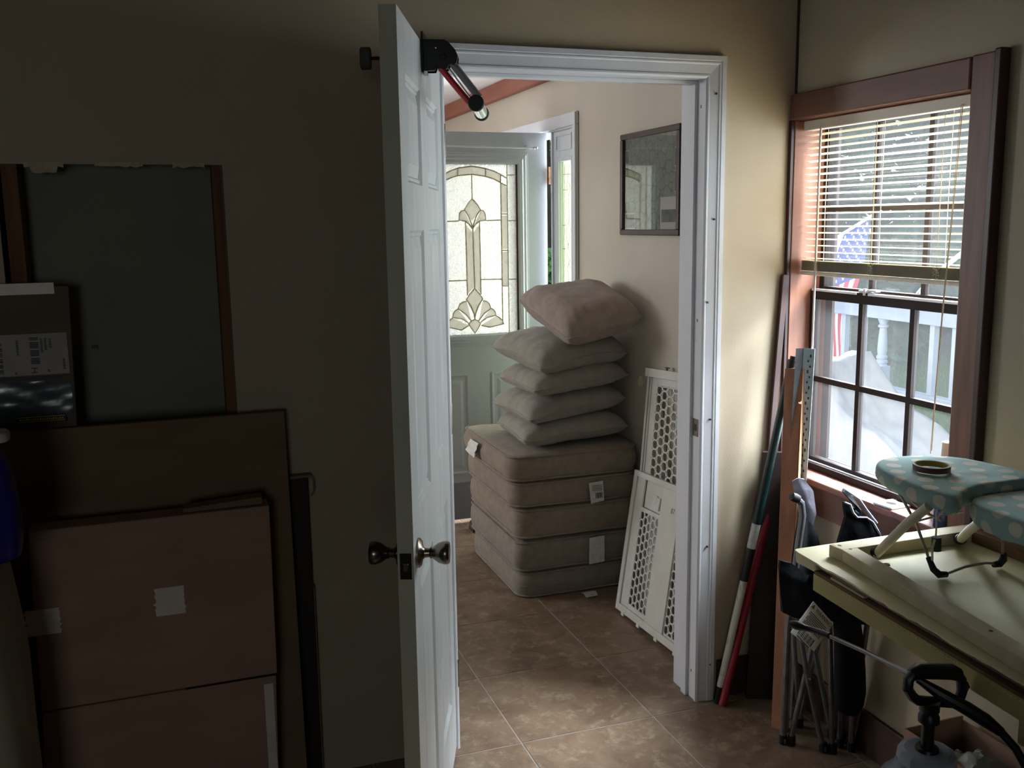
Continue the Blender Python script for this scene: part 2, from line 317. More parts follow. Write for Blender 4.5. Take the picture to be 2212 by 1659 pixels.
def text(name, s, m, parent, o, ex, ey, size, ext=0.0002):
    c = bpy.data.curves.new(name, 'FONT'); c.body = s; c.size = size; c.align_x = 'CENTER'; c.align_y = 'CENTER'; c.extrude = ext; c.materials.append(m)
    ob = bpy.data.objects.new(name, c); COL.objects.link(ob); ob.parent = parent
    ex = Vector(ex).normalized(); ey = Vector(ey); ey = (ey - ex*ey.dot(ex)).normalized(); ez = ex.cross(ey)
    mm = Matrix((ex, ey, ez)).transposed().to_4x4(); mm.translation = Vector(o) - origin(parent)
    bpy.context.view_layer.update()
    me = bpy.data.meshes.new_from_object(ob.evaluated_get(bpy.context.evaluated_depsgraph_get())); me.transform(mm)
    bpy.data.objects.remove(ob); bpy.data.curves.remove(c)
    ob = bpy.data.objects.new(name, me); COL.objects.link(ob); ob.parent = parent
    return ob
def copy_tree(o, delta, parent=None):
    c = o.copy(); COL.objects.link(c)
    if parent is None: c.location = o.location + Vector(delta)
    else: c.parent = parent
    for ch in [x for x in bpy.data.objects if x.parent == o]: copy_tree(ch, delta, c)
    return c
def B(name, x0, x1, y0, y1, z0, z1, m, parent=None, bev=0.0, **k): return build(name, G().box(x0, x1, y0, y1, z0, z1), m, parent, bev=bev, **k)
def lerp(a, b, t): return Vector(a)*(1-t) + Vector(b)*t
def nz(x, y, z): return mnoise.noise(Vector((x, y, z)))

# ------------------------------------------------------------------ the room shell
YB, YB2, XR, XR2 = 2.694, 2.834, 1.908, 2.06          # dividing wall, outer wall
DX0, DX1, DZ = 0.748, 1.578, 2.045                    # doorway opening
XL, YN, YF = -1.75, -2.3, 7.2
CZ, HZ = 2.44, 2.43

floor = B('floor', XL-0.2, XR2, YN-0.2, YF+0.2, -0.12, -0.0015, grout, label='brown ceramic tile floor running through both rooms', cat='floor', kind='structure')
tx0, ty0, tp = 0.935, 2.646, 0.464
tme = None
for i in range(-4, 3):
    for j in range(-7, 8):
        xa, xb = tx0+i*tp+0.003, tx0+(i+1)*tp-0.003; ya, yb = ty0+j*tp+0.003, ty0+(j+1)*tp-0.003
        full = xb < XR-0.001
        xb = min(xb, XR-0.001)
        if xb - xa < 0.02: continue
        if full and tme is not None:
            o = bpy.data.objects.new('tile', tme); COL.objects.link(o); o.parent = floor
            o.location = Vector(((xa+xb)/2, (ya+yb)/2, 0)) - floor.location
        else:
            g = G().box(-(xb-xa)/2, (xb-xa)/2, -(yb-ya)/2, (yb-ya)/2, -0.0014, 0.0)
            me = bpy.data.meshes.new('tile'); me.from_pydata([tuple(p) for p in g.v], [], g.f); me.materials.append(tile_m)
            o = bpy.data.objects.new('tile', me); COL.objects.link(o); o.parent = floor; o.location = Vector(((xa+xb)/2, (ya+yb)/2, 0)) - floor.location
            if full: tme = me
HX0, HX1, HZ0, HZ1 = -0.398, 0.137, 0.25, 1.779        # hole cut in the drywall
YS = YB+0.014                                          # back of the front sheet
g = G()
g.box(XL, HX0, YB, YS, 0, CZ); g.box(HX0, HX1, YB, YS, HZ1, CZ); g.box(HX0, HX1, YB, YS, 0, HZ0); g.box(HX1, DX0-0.02, YB, YS, 0, CZ)
g.box(DX0-0.02, DX1+0.02, YB, YS, DZ+0.02, CZ); g.box(DX1+0.02, XR, YB, YS, 0, CZ)
wall_back = build('wall_back', g, wall_paint, label='tan painted wall with the doorway and the cut drywall opening', cat='wall', kind='structure')
g = G(); g.box(XL, DX0-0.02, YB2-0.03, YB2, 0, CZ); g.box(DX0-0.02, DX1+0.02, YB2-0.03, YB2, DZ+0.02, CZ); g.box(DX1+0.02, XR, YB2-0.03, YB2, 0, CZ)
build('rear_drywall', g, drywall_grey, wall_back, label='bare grey back sheet seen inside the cut opening')
for x0 in (-0.386, 0.112, -0.80, 0.52): B('stud', x0, x0+0.036, YS, YB2-0.03, 0, CZ, stud_wood, wall_back)
B('screw_hole', -0.222, -0.206, YB2-0.034, YB2-0.03, 1.300, 1.310, black_ink, wall_back)
# ragged paper left along the cut
g = G(); top = []; x = HX0
while x < HX1:
    top.append((x, 0.004 + 0.010*abs(nz(x*35, 0, 0)) + (0.016 if -0.315 < x < -0.255 else 0))); x += 0.006
poly = [(HX0, YB+0.001, HZ1+0.004)] + [(x, YB+0.001, HZ1-d) for x, d in top] + [(HX1, YB+0.001, HZ1+0.004)]
for k in range(len(top)-1):
    (xa, da), (xb, db) = top[k], top[k+1]
    if nz(xa*12, 3.1, 0) > -0.05: g.prism([(xa, YB-0.0015, HZ1+0.005), (xa, YB-0.0015, HZ1-da), (xb, YB-0.0015, HZ1-db), (xb, YB-0.0015, HZ1+0.005)], (0, 0.004, 0))
build('torn_paper', g, paper_white, wall_back, label='ragged torn drywall paper along the top of the opening')
g = G()
for k in range(44):
    z = HZ1 - k*0.016; w = 0.003+0.004*abs(nz(0, z*30, 1)); g.prism([(HX1+0.002, YB-0.0015, z), (HX1+0.002, YB-0.0015, z-0.016), (HX1-w*0.7, YB-0.0015, z-0.016), (HX1-w, YB-0.0015, z)], (0, 0.004, 0))
build('torn_edge', g, cardboard_d, wall_back)

wy0, wy1, wz0, wz1 = 1.951, 2.682, 0.775, 1.935         # window opening
fy0, fy1, fz1 = 4.49, 5.70, 2.095                       # front entry opening
g = G(); g.box(XR, XR2, YN, wy0, 0, CZ+0.2); g.box(XR, XR2, wy0, wy1, 0, wz0); g.box(XR, XR2, wy0, wy1, wz1, CZ+0.2); g.box(XR, XR2, wy1, YB2, 0, CZ+0.2)
wall_right = build('wall_right', g, wall_paint, label='tan painted window wall of the near room', cat='wall', kind='structure')
g = G(); g.box(XR, XR2, YB2, fy0, 0, CZ+0.2); g.box(XR, XR2, fy0, fy1, fz1, CZ+0.2); g.box(XR, XR2, fy1, YF, 0, CZ+0.2)
wall_hall = build('wall_hall_right', g, hall_paint, label='pale tan entry wall with the framed map and the front door', cat='wall', kind='structure')
build('patch_disc', G().lathe([(0.0, 0), (0.026, 0.0), (0.027, 0.004), (0.018, 0.007), (0.012, 0.004), (0.0, 0.004)], (XR+0.001, 3.763, 0.918), (-1, 0, 0)), paper_white, wall_hall, smooth=True, label='round cream patch where a knob hit the wall')
B('wall_left', XL-0.12, XL, YN, YB2, 0, CZ, bounce_dark, label='unseen side wall of the near room, darkened to cut bounce light', cat='wall', kind='structure')
g = G(); g.box(XL, -1.3, YN-0.12, YN, 0, CZ); g.box(-0.5, XR2, YN-0.12, YN, 0, CZ); g.box(-1.3, -0.5, YN-0.12, YN, 0, 1.0); g.box(-1.3, -0.5, YN-0.12, YN, 2.0, CZ)  # opening added to let the rear fill lamp in
build('wall_rear', g, bounce_dark, label='unseen wall at the back of the near room, darkened to cut bounce light', cat='wall', kind='structure')
g = G(); g.box(XL-0.12, XL, YB2, 4.9, 0, HZ); g.box(XL-0.12, XL, 6.3, YF, 0, HZ); g.box(XL-0.12, XL, 4.9, 6.3, 0, 1.0); g.box(XL-0.12, XL, 4.9, 6.3, 2.2, HZ)
build('wall_hall_left', g, hall_paint, label='pale tan left wall of the entry room', cat='wall', kind='structure')
B('wall_far', XL-0.12, XR2, YF, YF+0.12, 0, HZ+0.2, hall_paint, label='pale tan far wall of the entry room', cat='wall', kind='structure')
B('ceiling_near', XL-0.12, XR2, YN-0.12, YB+0.07, CZ, CZ+0.1, bounce_dark, label='unseen ceiling of the near room, darkened to cut bounce light', cat='ceiling', kind='structure')
B('ceiling_hall', XL-0.12, XR2, YB+0.07, YF+0.12, HZ, HZ+0.1, ceil_white, label='white ceiling of the entry room', cat='ceiling', kind='structure')
B('trim_4', 1.862, XR, YB2, YF, 2.338, HZ-0.001, beam_wood, bev=0.004, label='reddish stained beam where the entry wall meets the ceiling', cat='beam', kind='structure')
B('gap_shade_strip', XR-0.007, XR-0.0005, YB-0.006, YB-0.0005, 1.98, CZ, dark_trim, label='thin dark strip painted for the shadow gap in the corner above the window', cat='trim', kind='structure')  # dark strip put in for the shaded gap between the walls
B('baseboard_right', XR-0.014, XR-0.0005, YN, 2.68, 0, 0.135, base_wood, bev=0.003, label='dark brown baseboard under the window', cat='baseboard', kind='structure')
B('baseboard_back', 1.66, XR-0.016, YB-0.014, YB-0.0005, 0, 0.135, base_wood, bev=0.003, label='dark brown baseboard in the corner beside the doorway', cat='baseboard', kind='structure')

# ------------------------------------------------------------------ doorway casing and jambs
PROF = [(0, 0), (0, 0.008), (0.006, 0.012), (0.011, 0.012), (0.013, 0.0095), (0.018, 0.0105), (0.040, 0.014), (0.043, 0.017), (0.047, 0.0175), (0.049, 0.015), (0.052, 0.018), (0.066, 0.018), (0.067, 0)]
t3 = thing('trim_1', ((DX0+DX1)/2, YB, 0), 'white moulded casing and jambs around the open doorway', 'door frame', kind='structure')
def casing(parent, xi0, xi1, zt, yf, sgn=-1, m=trim_white, zb=0.0):
    for side in (1, -1):
        e = xi1 if side > 0 else xi0
        a = [(e+side*w, yf+sgn*d, zb) for w, d in PROF]; b = [(e+side*w, yf+sgn*d, zt+w) for w, d in PROF]
        build('casing_leg', G().rings([a, b] if side*sgn < 0 else [b, a]), m, parent)
    a = [(xi0-w, yf+sgn*d, zt+w) for w, d in PROF]; b = [(xi1+w, yf+sgn*d, zt+w) for w, d in PROF]
    build('casing_head', G().rings([a, b]), m, parent)
casing(t3, DX0-0.003, DX1-0.002, DZ+0.0, YB)
casing(t3, DX0-0.003, DX1+0.002, DZ+0.0, YB2, 1)
jr = B('jamb', DX1, DX1+0.02, YB+0.0005, YB2, 0, DZ+0.02, trim_white, t3, 0.002)
B('jamb', DX0-0.02, DX0, YB+0.0005, YB2, 0, DZ+0.02, trim_white, t3, 0.002)
B('head_jamb', DX0, DX1, YB+0.0005, YB2, DZ, DZ+0.02, trim_white, t3, 0.002)
B('stop', DX1-0.011, DX1, YB+0.042, YB+0.075, 0, DZ-0.011, trim_white, t3, 0.002); B('stop', DX0, DX0+0.011, YB+0.042, YB+0.075, 0, DZ-0.011, trim_white, t3, 0.002)
B('stop_head', DX0, DX1, YB+0.042, YB+0.075, DZ-0.011, DZ, trim_white, t3, 0.002)
sp = B('strike_plate', DX1-0.0015, DX1, YB+0.004, YB+0.038, 0.92, 0.978, satin_nickel, t3, label='worn metal strike plate on the right jamb')
B('latch_hole', DX1-0.002, DX1-0.001, YB+0.013, YB+0.028, 0.938, 0.961, black_ink, sp)
for z, dx in ((2.0, 0.030), (1.62, 0.032), (1.36, 0.014), (0.98, 0.032), (0.55, 0.030), (0.13, 0.05)):
    B('nail_hole', DX1+dx-0.002, DX1+dx+0.002, YB-0.0185, YB-0.012, z-0.003, z+0.003, dark_trim, t3)
for z in (1.965, 1.30, 0.10):
    B('nail_hole', DX1-0.0005, DX1+0.001, YB+0.020, YB+0.025, z-0.005, z+0.005, dark_trim, t3)

# ------------------------------------------------------------------ the open white six-panel door
dd = Vector((0.358, 0.934, 0)).normalized(); dn = Vector((dd.y, -dd.x, 0)); dl = Vector((0.441, 1.921, 0))
def dp(u, z, n=0.0): return dl + dd*u + dn*n + Vector((0, 0, z))
door1 = thing('door_1', (dl.x, dl.y, 0), 'open white six-panel door swung toward the viewer with bronze knob', 'door', kind='structure')
DT, DLN, DZ0, DZ1 = 0.035, 0.822, 0.012, 2.04
us = [0, 0.10, 0.345, 0.47, 0.715, DLN]; zs = [DZ0, 0.20, 0.84, 0.99, 1.605, 1.706, 1.925, DZ1]
g = G()
for side in (0, 1):
    n0 = 0.0 if side == 0 else -DT; s_ = -1 if side == 0 else 1
    for i in range(5):
        for j in range(7):
            q = [(us[i], zs[j]), (us[i+1], zs[j]), (us[i+1], zs[j+1]), (us[i], zs[j+1])]
            if i in (1, 3) and j in (1, 3, 5):
                def inset(d, n): return [dp(us[i]+d, zs[j]+d, n), dp(us[i+1]-d, zs[j]+d, n), dp(us[i+1]-d, zs[j+1]-d, n), dp(us[i]+d, zs[j+1]-d, n)]
                rr = [inset(0, n0), inset(0.006, n0+s_*0.006), inset(0.012, n0+s_*0.005), inset(0.016, n0+s_*0.009), inset(0.042, n0+s_*0.002)]
                for a, b in zip(rr, rr[1:]):
                    for k in range(4):
                        f = [a[k], a[(k+1) % 4], b[(k+1) % 4], b[k]]; g.add(f if side == 0 else f[::-1], [(0, 1, 2, 3)])
                g.add(rr[-1] if side == 0 else rr[-1][::-1], [(0, 1, 2, 3)])
            else:
                f = [dp(u, z, n0) for u, z in q]; g.add(f if side == 0 else f[::-1], [(0, 1, 2, 3)])
for (a, b) in (((0, DZ1), (DLN, DZ1)), ((DLN, DZ1), (DLN, DZ0)), ((DLN, DZ0), (0, DZ0))):
    g.add([dp(*a, 0), dp(*b, 0), dp(*b, -DT), dp(*a, -DT)], [(0, 1, 2, 3)])
build('slab', g, door_white, door1)
build('slab_edge', G().hexa([dp(-0.001, DZ0, -DT), dp(0.0005, DZ0, -DT), dp(0.0005, DZ0, 0), dp(-0.001, DZ0, 0), dp(-0.001, DZ1, -DT), dp(0.0005, DZ1, -DT), dp(0.0005, DZ1, 0), dp(-0.001, DZ1, 0)]), door_edge, door1, label='grimy unpainted latch edge of the open door')
lz = 0.90
lp = build('latch_plate', G().hexa([dp(-0.003, lz-0.029, -DT/2-0.0125), dp(-0.001, lz-0.029, -DT/2-0.0125), dp(-0.001, lz-0.029, -DT/2+0.0125), dp(-0.003, lz-0.029, -DT/2+0.0125), dp(-0.003, lz+0.029, -DT/2-0.0125), dp(-0.001, lz+0.029, -DT/2-0.0125), dp(-0.001, lz+0.029, -DT/2+0.0125), dp(-0.003, lz+0.029, -DT/2+0.0125)]), dark_bronze_hw, door1, bev=0.003, label='dark bronze latch plate')
build('latch_bolt', G().obox(dp(-0.006, lz, -DT/2), dd*0.004, dn*0.006, (0, 0, 0.009)), satin_nickel, lp, bev=0.002)
for nn in (1, -1):
    base = dp(0.062, lz+0.008, 0.0 if nn > 0 else -DT); ax = dn*nn
    k = build('knob', G().lathe([(0.0, 0.0), (0.033, 0.0), (0.033, 0.004), (0.028, 0.009), (0.015, 0.012), (0.011, 0.016), (0.010, 0.026), (0.013, 0.029), (0.012, 0.032), (0.016, 0.038), (0.022, 0.046), (0.0255, 0.058), (0.0255, 0.066), (0.023, 0.070), (0.018, 0.070), (0.0, 0.067)], base, ax, 28), satin_nickel, door1, smooth=True, label='aged nickel door knob')
for z in (0.25, 1.05, 1.85): build('hinge', G().tube([dp(DLN+0.004, z-0.045, 0.006), dp(DLN+0.004, z+0.045, 0.006)], 0.006, 8), satin_nickel, door1, smooth=True)

# over-the-door rack clamped on the door
ou = 0.40
rack = thing('door_rack', dp(ou, 1.96), 'black bracket with red and chrome tubes clamped over the open white door', 'rack')
def rp(n, z, u=ou): return dp(u, z, n)
pts = [(0.004, 2.045), (0.055, 2.043), (0.066, 2.036), (0.080, 2.020), (0.085, 2.005), (0.083, 1.992), (0.078, 1.985), (0.066, 1.990), (0.060, 1.978), (0.036, 1.978), (0.034, 1.984), (0.030, 1.974), (0.004, 1.974)]
build('bracket', G().prism([rp(n, z, ou-0.008) for n, z in pts], dd*0.016).prism([rp(n, z, ou+0.035) for n, z in pts], dd*0.004), black_metal, rack, bev=0.001)
build('mounting_plate', G().hexa([rp(0.0005, 1.97, ou-0.012), rp(0.0055, 1.97, ou-0.012), rp(0.0055, 1.97, ou+0.05), rp(0.0005, 1.97, ou+0.05), rp(0.0005, 2.062, ou-0.012), rp(0.0055, 2.062, ou-0.012), rp(0.0055, 2.062, ou+0.05), rp(0.0005, 2.062, ou+0.05)]), black_metal, rack, bev=0.001)
build('rivet', G().lathe([(0.0, 0.0), (0.004, 0.0), (0.003, 0.003), (0.0, 0.004)], rp(0.036, 2.025, ou-0.008), -dd, 12), chrome, rack, smooth=True)
build('pivot_bolt', G().lathe([(0.0, 0.0), (0.007, 0.0), (0.006, 0.003), (0.0, 0.004)], rp(0.052, 2.005, ou-0.008), -dd, 14), black_rubber, rack, smooth=True)
build('wing_nut', G().obox(rp(0.010, 1.968, ou-0.005), dn*0.005, dd*0.003, (0, 0, 0.006)), chrome, rack, bev=0.001)
build('red_tube', G().tube([rp(0.042, 1.985), rp(0.046, 1.978), rp(0.110, 1.900)], 0.0075, 10), red_paint, rack, smooth=True, label='red painted tube')
build('chrome_tube', G().tube([rp(0.072, 1.992, ou+0.012), rp(0.076, 1.986, ou+0.012), rp(0.134, 1.912, ou+0.012)], 0.009, 10), grey_tube, rack, smooth=True, label='satin grey tube')
build('thin_rod', G().tube([rp(0.060, 1.985, ou+0.02), rp(0.122, 1.900, ou+0.02)], 0.002, 6), chrome, rack, smooth=True)
bc = (0.127, 1.897)
build('hanging_bar', G().tube([rp(*bc, 0.385), rp(*bc, 0.60)], 0.0165, 18), chrome, rack, smooth=True)
build('end_cap', G().lathe([(0.0, 0), (0.017, 0.0), (0.019, 0.002), (0.019, 0.014), (0.017, 0.018), (0.0, 0.018)], rp(*bc, 0.378), dd, 22), black_rubber, rack, smooth=True)
build('end_cap', G().lathe([(0.0, 0), (0.017, 0.0), (0.019, 0.002), (0.019, 0.014), (0.017, 0.018), (0.0, 0.018)], rp(*bc, 0.592), dd, 22), black_rubber, rack, smooth=True)
build('clamp_rod', G().tube([rp(-DT-0.0005, 2.005), rp(-0.122, 2.005)], 0.004, 8), black_metal, rack, smooth=True)
pad = [(-0.120, dz, du) for dz, du in ((0.026, 0.0), (0.023, 0.012), (0.012, 0.016), (-0.012, 0.016), (-0.023, 0.012), (-0.026, 0), (-0.023, -0.012), (-0.012, -0.016), (0.012, -0.016), (0.023, -0.012))]
build('clamp_pad', G().prism([rp(n, 2.005+dz, ou+du) for n, dz, du in pad], -dn*0.024), mat('grey_rubber', '#55554f', None, 0.7), rack, bev=0.003, label='grey rounded pad of the rack behind the door')
build('clamp_hook', G().box(0, 0, 0, 0, 0, 0) if False else G().hexa([rp(-DT-0.004, 2.0415, ou), rp(0.003, 2.0415, ou), rp(0.003, 2.0415, ou+0.03), rp(-DT-0.004, 2.0415, ou+0.03), rp(-DT-0.004, 2.0445, ou), rp(0.003, 2.0445, ou), rp(0.003, 2.0445, ou+0.03), rp(-DT-0.004, 2.0445, ou+0.03)]), black_metal, rack)

# ------------------------------------------------------------------ near-room window
win = thing('window_1', (XR, (wy0+wy1)/2, wz0), 'double hung bronze window in reddish wood casing with blind half raised', 'window', kind='structure')
B('head_casing', 1.884, XR-0.0005, wy0, 2.693, 1.926, 2.006, redwood, win, 0.005)
B('side_casing', 1.886, XR-0.0005, 1.872, wy0-0.0015, 0.70, 2.008, redwood_v, win, 0.004)
B('backband', 1.876, XR-0.0005, 1.850, 1.8715, 0.70, 2.012, dark_trim, win, 0.004)
B('side_jamb', 1.896, 2.05, 2.676, 2.693, 0.802, 1.9255, jamb_wood, win, 0.002, label='orange brown left jamb board')
B('corner_strip', 1.884, 1.8955, 2.679, 2.6935, 0.802, 1.9255, dark_trim, win, 0.001)
B('side_jamb', XR+0.0005, 2.05, wy0, wy0+0.012, 0.802, 1.9255, jamb_wood, win, 0.002)
B('head_jamb', XR+0.0005, 2.05, wy0+0.0125, 2.6755, 1.926, 1.9345, jamb_wood, win, 0.001)
B('sill', 1.868, 2.05, 1.872, 2.693, 0.776, 0.8, sill_wood, win, 0.006)
B('sill_apron', 1.888, XR-0.0005, 1.872, 2.6, 0.68, 0.7755, redwood, win, 0.003)
ya, yb = wy0+0.014, 2.674
def sash(name, x0, x1, z0, z1, st, bot, topr, gx):
    s = build(name, G().box(x0, x1, ya, ya+st, z0, z1).box(x0, x1, yb-st, yb, z0, z1).box(x0, x1, ya+st, yb-st, z0, z0+bot).box(x0, x1, ya+st, yb-st, z1-topr, z1), bronze, win, bev=0.002)
    gy0, gy1, gz0, gz1 = ya+st, yb-st, z0+bot, z1-topr
    for k in (1, 2):
        y = gy0 + (gy1-gy0)*k/3; B('muntin', x0+0.004, x1-0.004, y-0.009, y+0.009, gz0, gz1, bronze, s)
    zm = (gz0+gz1)/2; B('muntin', x0+0.0042, x1-0.0042, gy0, gy1, zm-0.009, zm+0.009, bronze, s)
    for i in range(3):
        for j in range(2):
            B('pane', gx, gx+0.002, gy0+(gy1-gy0)*i/3+(0.009 if i else 0), gy0+(gy1-gy0)*(i+1)/3-(0.009 if i < 2 else 0), gz0 if j == 0 else zm+0.009, zm-0.009 if j == 0 else gz1, window_glass, s)
sash('lower_sash', 1.975, 2.0, 0.803, 1.392, 0.024, 0.030, 0.034, 1.987)
sash('upper_sash', 2.008, 2.030, 1.365, 1.925, 0.024, 0.034, 0.026, 2.018)
build('screen_frame', G().box(2.036, 2.046, ya, ya+0.03, 0.803, 1.38).box(2.036, 2.046, yb-0.034, yb, 0.803, 1.925).box(2.036, 2.046, ya+0.03, yb-0.034, 0.803, 0.82), bronze, win)
B('weatherstrip', 1.970, 1.9745, ya+0.01, 2.39, 1.3855, 1.3925, white_strip, win); B('weatherstrip', 1.970, 1.9745, 2.445, yb-0.012, 1.3855, 1.3925, white_strip, win)
g = G(); g.box(1.976, 1.998, 2.395, 2.44, 1.3925, 1.400); g.box(1.974, 1.992, 2.36, 2.40, 1.397, 1.404); g.box(1.972, 1.980, 2.405, 2.415, 1.385, 1.406)
build('sash_lock', g, mat('lock_grey', '#c9cbd6', None, 0.4), win, bev=0.001)
B('frame_sill', 1.945, 1.9745, ya, yb, 0.8005, 0.822, bronze, win, 0.002); B('sill_track', 1.955, 1.959, ya, yb, 0.8222, 0.826, white_strip, win)

blind = thing('window_blind', (1.94, 2.32, 1.90), 'cream mini blind lowered halfway in the window', 'blind')
by0, by1 = 1.966, 2.668
B('headrail', 1.922, 1.958, by0, by1, 1.893, 1.922, mat('cream_headrail', '#e0d8c8', None, 0.45), blind, 0.002)
def slat(z, tilt, dy=0.0, sag=0.0):
    P = []
    for y in (by0, by0+0.35*(by1-by0), by0+0.7*(by1-by0), by1):
        P.append([(1.94 + 0.0125*t*math.cos(tilt), y+dy, z + 0.0125*t*math.sin(tilt) + 0.0016*(1-t*t) - sag*math.sin(PI*(y-by0)/(by1-by0))) for t in (-1, -0.33, 0.33, 1)])
    g = G().grid(P); a = len(g.v); g.v += [p - Vector((0, 0, 0.0007)) for p in g.v[:a]]; g.f += [tuple(i+a for i in f[::-1]) for f in g.f]
    return g
ns = 20
for k in range(ns):
    z = 1.878 - k*0.0203
    build('slat', slat(z, math.radians(-8 + 4*nz(k*1.7, 0, 0)), sag=0.001*nz(k, 2, 0)), slat_mat, blind, smooth=True)
for k in range(15): build('slat', slat(1.484 - k*0.0022, math.radians(2*nz(k, 5, 0)), dy=0.001*nz(k*3, 1, 0)), slat_stack_mat, blind, smooth=True)
B('bottom_rail', 1.927, 1.953, by0, by1, 1.438, 1.450, slat_stack_mat, blind, 0.003)
for y in (2.07, 2.33, 2.585):
    for x in (1.926, 1.954): build('ladder_cord', G().tube([(x, y, 1.893), (x, y+0.002, 1.66), (x, y, 1.45)], 0.0007, 5), cord_mat, blind)
    build('lift_cord', G().tube([(1.9395, y+0.015, 1.893), (1.9395, y+0.015, 1.49)], 0.0006, 5), cord_mat, blind)
    g = G()
    for k in range(4): g.tube([(1.924, y+0.012*math.sin(a+k), 1.46+0.008*k+0.006*math.cos(a)) for a in [PI*2*i/9 for i in range(9)]], 0.0006, 4)
    build('cord_loops', g, cord_mat, blind)
build('tilt_wand', G().tube([(1.918, 2.575, 1.898), (1.916, 2.574, 1.86), (1.915, 2.574, 1.205)], 0.0035, 8), clear_plastic, blind, smooth=True)
build('pull_cord', G().tube([(1.919, 2.005, 1.90), (1.918, 2.012, 1.70), (1.918, 2.027, 1.42), (1.917, 2.035, 1.2), (1.9175, 2.040, 0.99)], 0.0013, 6).tube([(1.919, 2.010, 1.90), (1.9185, 2.018, 1.66), (1.9172, 2.030, 1.40), (1.917, 2.037, 1.2), (1.9172, 2.043, 0.98)], 0.0011, 6), cord_mat, blind)
build('propped_stick', G().tube([(2.033, 2.252, 1.399), (2.033, 2.196, 1.452), (2.034, 2.09, 1.523)], [0.006, 0.0065, 0.0065], 8), mat('white_stick', '#f4f2ee', None, 0.6), smooth=True, label='white stick propped on the window meeting rail', cat='stick')

# ------------------------------------------------------------------ front entry: frame, sidelight, open front door
t2 = thing('trim_2', (XR, 5.1, 0), 'white frame and casing around the front door and sidelight', 'door frame', kind='structure')
B('head_casing', 1.893, XR-0.0005, 4.446, 5.78, 2.088, 2.150, trim_white, t2, 0.004)
B('casing_leg', 1.893, XR-0.0005, 4.446, 4.4995, 0, 2.0875, trim_white, t2, 0.004)
B('casing_lip', 1.886, 1.8925, 4.446, 4.458, 0, 2.145, trim_white, t2, 0.002)
B('casing_leg', 1.893, XR-0.0005, 5.69, 5.78, 0, 2.0875, trim_white, t2, 0.004)
B('head_jamb', XR+0.0005, XR2, fy0, fy1, 2.078, 2.0945, trim_white, t2, 0.002)
B('mullion', XR+0.0005, XR2, 4.802, 4.822, 0.0, 2.0775, trim_white, t2, 0.002)
B('jamb', XR+0.0005, XR2, 5.672, 5.70, 0, 2.0775, trim_white, t2, 0.002)
B('threshold', XR+0.001, XR2+0.05, 4.823, 5.671, -0.003, 0.018, mat('pale_threshold', '#cfc9c4', None, 0.4), t2, 0.003)
w2 = thing('window_2', (XR, 4.65, 0), 'narrow leaded sidelight beside the front door', 'window', kind='structure')
def rectframe(g, x0, x1, a0, a1, b0, b1, A0, A1, B0_, B1_):   # YZ frame: outer A,B minus inner a,b
    g.box(x0, x1, A0, a0, B0_, B1_); g.box(x0, x1, a1, A1, B0_, B1_); g.box(x0, x1, a0, a1, B0_, b0); g.box(x0, x1, a0, a1, b1, B1_); return g
sg0, sg1, sgz0, sgz1 = 4.545, 4.712, 0.62, 1.922
build('sidelight_panel', rectframe(G(), 1.916, 1.955, sg0, sg1, sgz0, sgz1, 4.5005, 4.8015, 0.0, 2.0775), trim_white, w2, bev=0.002)
build('glass_moulding', rectframe(G(), 1.906, 1.9155, sg0, sg1, sgz0, sgz1, sg0-0.014, sg1+0.03, sgz0-0.02, sgz1+0.022), trim_white, w2, bev=0.003)
build('raised_panel', rectframe(G(), 1.911, 1.9155, 4.56, 4.75, 1.985, 2.05, 4.552, 4.758, 1.977, 2.058), trim_white, w2, bev=0.002)
B('leaded_glass', 1.932, 1.936, sg0, sg1, sgz0, sgz1, side_glass, w2)
SL = {'a': [(4.699, 1.859), (4.591, 1.854)], 'b': [(4.679, 1.91), (4.69, 1.33), (4.69, 0.64)], 'c': [(4.621, 1.906), (4.651, 1.791), (4.628, 1.751), (4.604, 1.783), (4.622, 1.814)], 'd': [(4.7, 1.781), (4.652, 1.779)], 'e': [(4.628, 1.751), (4.621, 1.627), (4.667, 1.566), (4.631, 1.481), (4.608, 1.432), (4.648, 1.382), (4.633, 1.333), (4.62, 1.0), (4.63, 0.64)], 'f': [(4.621, 1.627), (4.598, 1.579), (4.631, 1.505), (4.655, 1.462), (4.616, 1.383)], 'g': [(4.711, 1.6), (4.662, 1.6)], 'h': [(4.712, 1.479), (4.671, 1.48)], 'i': [(4.57, 1.92), (4.572, 0.64)]}
g = G()
for p in SL.values(): g.tube([(1.930, y, z) for y, z in p], 0.0022, 5)
build('lead_came', g, brass_came, w2, smooth=True)

fd = thing('door_2', (1.905, 4.86, 0), 'open white front door with arched leaded glass above two raised panels', 'door', kind='structure')
FX0, FX1, FY0, FY1, FZ0, FZ1 = 1.085, 1.903, 4.862, 4.902, 0.03, 2.08
gx0, gx1, gz0, gz1 = 1.262, 1.736, 1.035, 1.918
g = G(); g.box(FX0, gx0, FY0, FY1, FZ0, FZ1); g.box(gx1, FX1, FY0, FY1, FZ0, FZ1); g.box(gx0, gx1, FY0, FY1, FZ0, gz0); g.box(gx0, gx1, FY0, FY1, gz1, FZ1)
build('slab', g, front_white, fd)
def mould(name, x0, x1, z0, z1, prof, m, parent):   # picture-frame moulding on the room face; prof = (inset outward, proud)
    g = G(); rs = []
    for w, d in prof: rs.append([(x0-w, FY0-d, z0-w), (x1+w, FY0-d, z0-w), (x1+w, FY0-d, z1+w), (x0-w, FY0-d, z1+w)])
    g.rings(rs, cap0=False, cap1=False); return build(name, g, m, parent)
